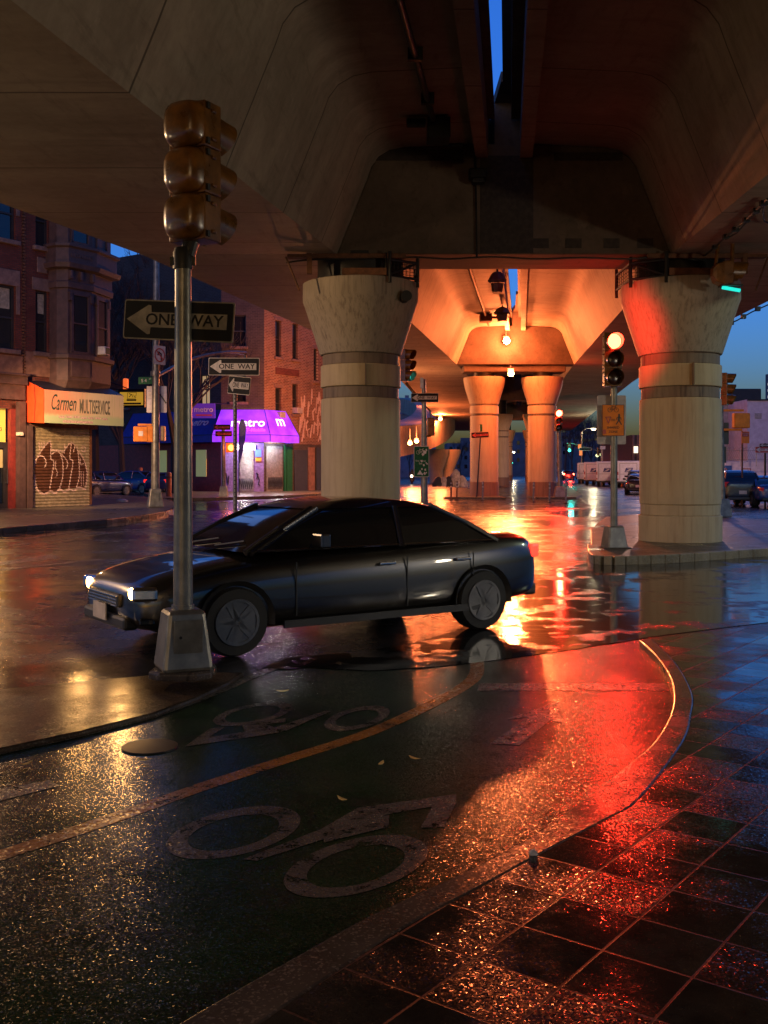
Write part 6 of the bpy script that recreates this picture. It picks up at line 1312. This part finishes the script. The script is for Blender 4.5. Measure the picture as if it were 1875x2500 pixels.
k = MB(); k.tube((0, 0, 0), rA(1469, 1090), .12, .08, 10); k.path([rA(1469, 1104), rA(1440, 1094), rA(1400, 1083), rA(1384, 1082)], .055, 6); k.build('pole', 'steel', ma, smooth=40)
signal_head(ma, rA(1390, 1092), R(-90), 2, 'teal_far', 1.0, vis=False); signal_head(ma, rA(1461, 1103), R(-60), -1, 'lens_off', .9, vis=False)
k = MB(); k.box(rA(1415, 1090), (.3, .3, .5)); k.box(rA(1418, 1106), (.3, .3, .55)); k.build('pedestrian_head', emit('orange_lit_head', (1, .2, .05), .6), ma)
k = MB(); k.plate([(rA(1413, 0).x, rA(0, 1100).z), (rA(1443, 0).x, rA(0, 1100).z), (rA(1443, 0).x, rA(0, 1093).z), (rA(1413, 0).x, rA(0, 1093).z)], -.2, -.17); k.build('name_plate', 'sign_white', ma)
k = MB(); k.plate([(rA(1414, 0).x, rA(0, 1099.3).z), (rA(1442, 0).x, rA(0, 1099.3).z), (rA(1442, 0).x, rA(0, 1093.7).z), (rA(1414, 0).x, rA(0, 1093.7).z)], -.21, -.202); k.build('name_field', 'sign_black', ma)
text('MARCY AV', .2, 'sign_white', ma, (rA(1428, 0).x, -.22, rA(0, 1096.5).z), ex=.004) if False else None
lamp('green_glow', rA(1390, 1100) + Vector((0, -1.2, 0)), 120, (.03, 1, .75), ma, r=.3)
for x, y, lab in ((1243, 1131, 'left of the two tiny green lights between the far columns'), (1250, 1126, 'right of the two tiny green lights between the far columns')):
    q = P(x, y, 150); t = thing('far_signal', lab, 'traffic signal', (q.x, q.y, 0)); signal_head(t, (0, 0, q.z), R(-90), 2, 'teal_far', .7, vis=False); k = MB(); k.tube((0, .1, 0), (0, .1, q.z), .06, n=6); k.build('pole', 'steel_dull', t)
t = thing('street_sign', 'small pale sign on a post behind the mail trucks', 'sign', tuple(P(1471, 1148, 108)[:2]) + (0,)); k = MB(); k.tube((0, 0, 0), (0, 0, 4.2), .05, n=6); k.build('post', 'steel_dull', t); k = MB(); k.plate([(-.28, 3.85), (.28, 3.85), (.28, 4.2), (-.28, 4.2)], -.08, -.06); k.build('panel', 'sign_white', t)
for i, (x, y) in enumerate(((1458, 1112), (1467, 1110), (1476, 1112))): 
    q = P(x, y, 175); t = thing('globe_lamp', ('left', 'middle', 'right')[i] + ' of three small yellow lights above the mail trucks', 'lamp', tuple(q), 0, 'small yellow lights above the trucks'); k = MB(); k.lathe([(.03, -.28), (.25, -.12), (.26, .12), (.03, .28)], n=10); k.build('bulb', emit('pale_globe', (.9, .9, .4), 2.2), t, smooth=60); k = MB(); k.tube((0, 0, -.2), (0, 0, -q.z), .05, n=5); k.build('post', 'steel_dull', t)
# street lamps that light the corner, two low ones added as fill (out of frame to the sides)
lamp_post('tall sodium street lamp beside the viaduct, off to the left', -1090, 400, 16.0, 0, 3000, (1, .60, .28), 'warm_bulb', arm=1.3)
lamp_post('low unseen lamp post added by the corner, off to the left', -2450, 640, 7.0, 0, 280, (1, .70, .38), 'warm_bulb', arm=.6)  # added to light the left soffit from below
lamp_post('low yellowish lamp post added on the corner pavement, out to the right', 4300, 640, 7.5, 0, 600, (1, .84, .60), 'warm_bulb', arm=-.6)  # added to light the trough sides and the right edge of the pole
lamp_post('pale street lamp on the right-hand corner, out to the right', 3500, 150, 17.0, 0, 1100, (.86, 1.0, .66), 'warm_bulb', arm=-1.3)
lamp_post('street lamp in front of the red brick houses, off to the left', -60, 890, 34.0, 0, 350, (1, .50, .20), 'warm_bulb', arm=1.2)
sl = P(-60, 890, 34); aim(lamp('shop_fill_spot', (sl.x, sl.y, sl.z - .3), 6000, (1, .56, .26), None, r=.2, spot=62, blend=.9), Vector((-12.6, 42.5, 2.6)) - sl)  # added spot brightening the shop front, not part of the lamp post
q = G(366, 1821, .010); t = thing('manhole_cover', 'round iron cover set in the green lane near the pole island', 'manhole cover', tuple(q)); k = MB(); k.lathe([(.165, -.01), (.165, .0), (.155, .001)], n=32); k.build('ring', 'iron', t, smooth=30)
k = MB(); k.lathe([(.148, -.01), (.148, .0003), (.135, .0003), (.133, -.002), (.110, -.002), (.108, .0003), (.085, .0003), (.083, -.002), (.05, -.002), (.048, .0003), (.01, .0003)], n=32)
for i in range(12): a = i * pi / 6; k.box((cos(a) * .09, sin(a) * .09, -.0012), (.085, .012, .0036), a)
k.build('lid', 'rust', t, smooth=20)
# litter and leaves
lv = [((352, 1858), 'yellow leaf on the green lane left of the bicycle mark'), ((65, 1868), 'yellow leaf near the left edge of the lane'), ((835, 1955), 'yellow leaf between the two bicycle marks'), ((690, 1690), 'small leaf on the upper green lane'), ((930, 1868), 'small pale leaf below the centre line'), ((1012, 1855), 'small curled leaf by the lane arrow')]
for i, ((x, y), lab) in enumerate(lv):
    q = G(x, y, .012); k = MB(); a = i * 1.1; pts = [Vector((cos(a) * u * .045 - sin(a) * v * .014, sin(a) * u * .045 + cos(a) * v * .014, .004 + .012 * abs(u))) for u, v in ((-1, 0), (-.4, .9), (.3, .8), (1, 0), (.3, -.8), (-.4, -.9))]
    k.add(pts + [p + Vector((0, 0, .002)) for p in pts], [(0, 1, 2, 3, 4, 5), (11, 10, 9, 8, 7, 6)] + [(j, (j + 1) % 6, 6 + (j + 1) % 6, 6 + j) for j in range(6)]); o = k.build('leaf', 'leaf', None); o.location = q; tag(o, lab, 'leaf', 'leaves on the wet lane'); o['kind'] = 'thing'
q = G(1302, 2087, .05); k = MB(); rg = [[Vector((s_ * .02 * cos(a * pi / 4) * rr.uniform(.7, 1.2), s_ * .014 * sin(a * pi / 4) * rr.uniform(.7, 1.2), z)) for a in range(8)] for z, s_ in ((0, 1), (.012, 1), (.022, .4))]
o = k.rings(rg).build('litter', 'litter', None); o.location = q; tag(o, 'scrap of pale litter on the corner kerb', 'litter'); o['kind'] = 'thing'
q = G(298, 1225, .15); k = MB(); rg = [[Vector((s_ * .28 * cos(a * pi / 4), s_ * .14 * sin(a * pi / 4), z)) for a in range(8)] for z, s_ in ((0, 1), (.08, 1), (.14, .4))]; o = k.rings(rg).build('litter', 'litter', None); o.location = q; tag(o, 'pale litter on the pavement by the rusty bollard', 'litter'); o['kind'] = 'thing'
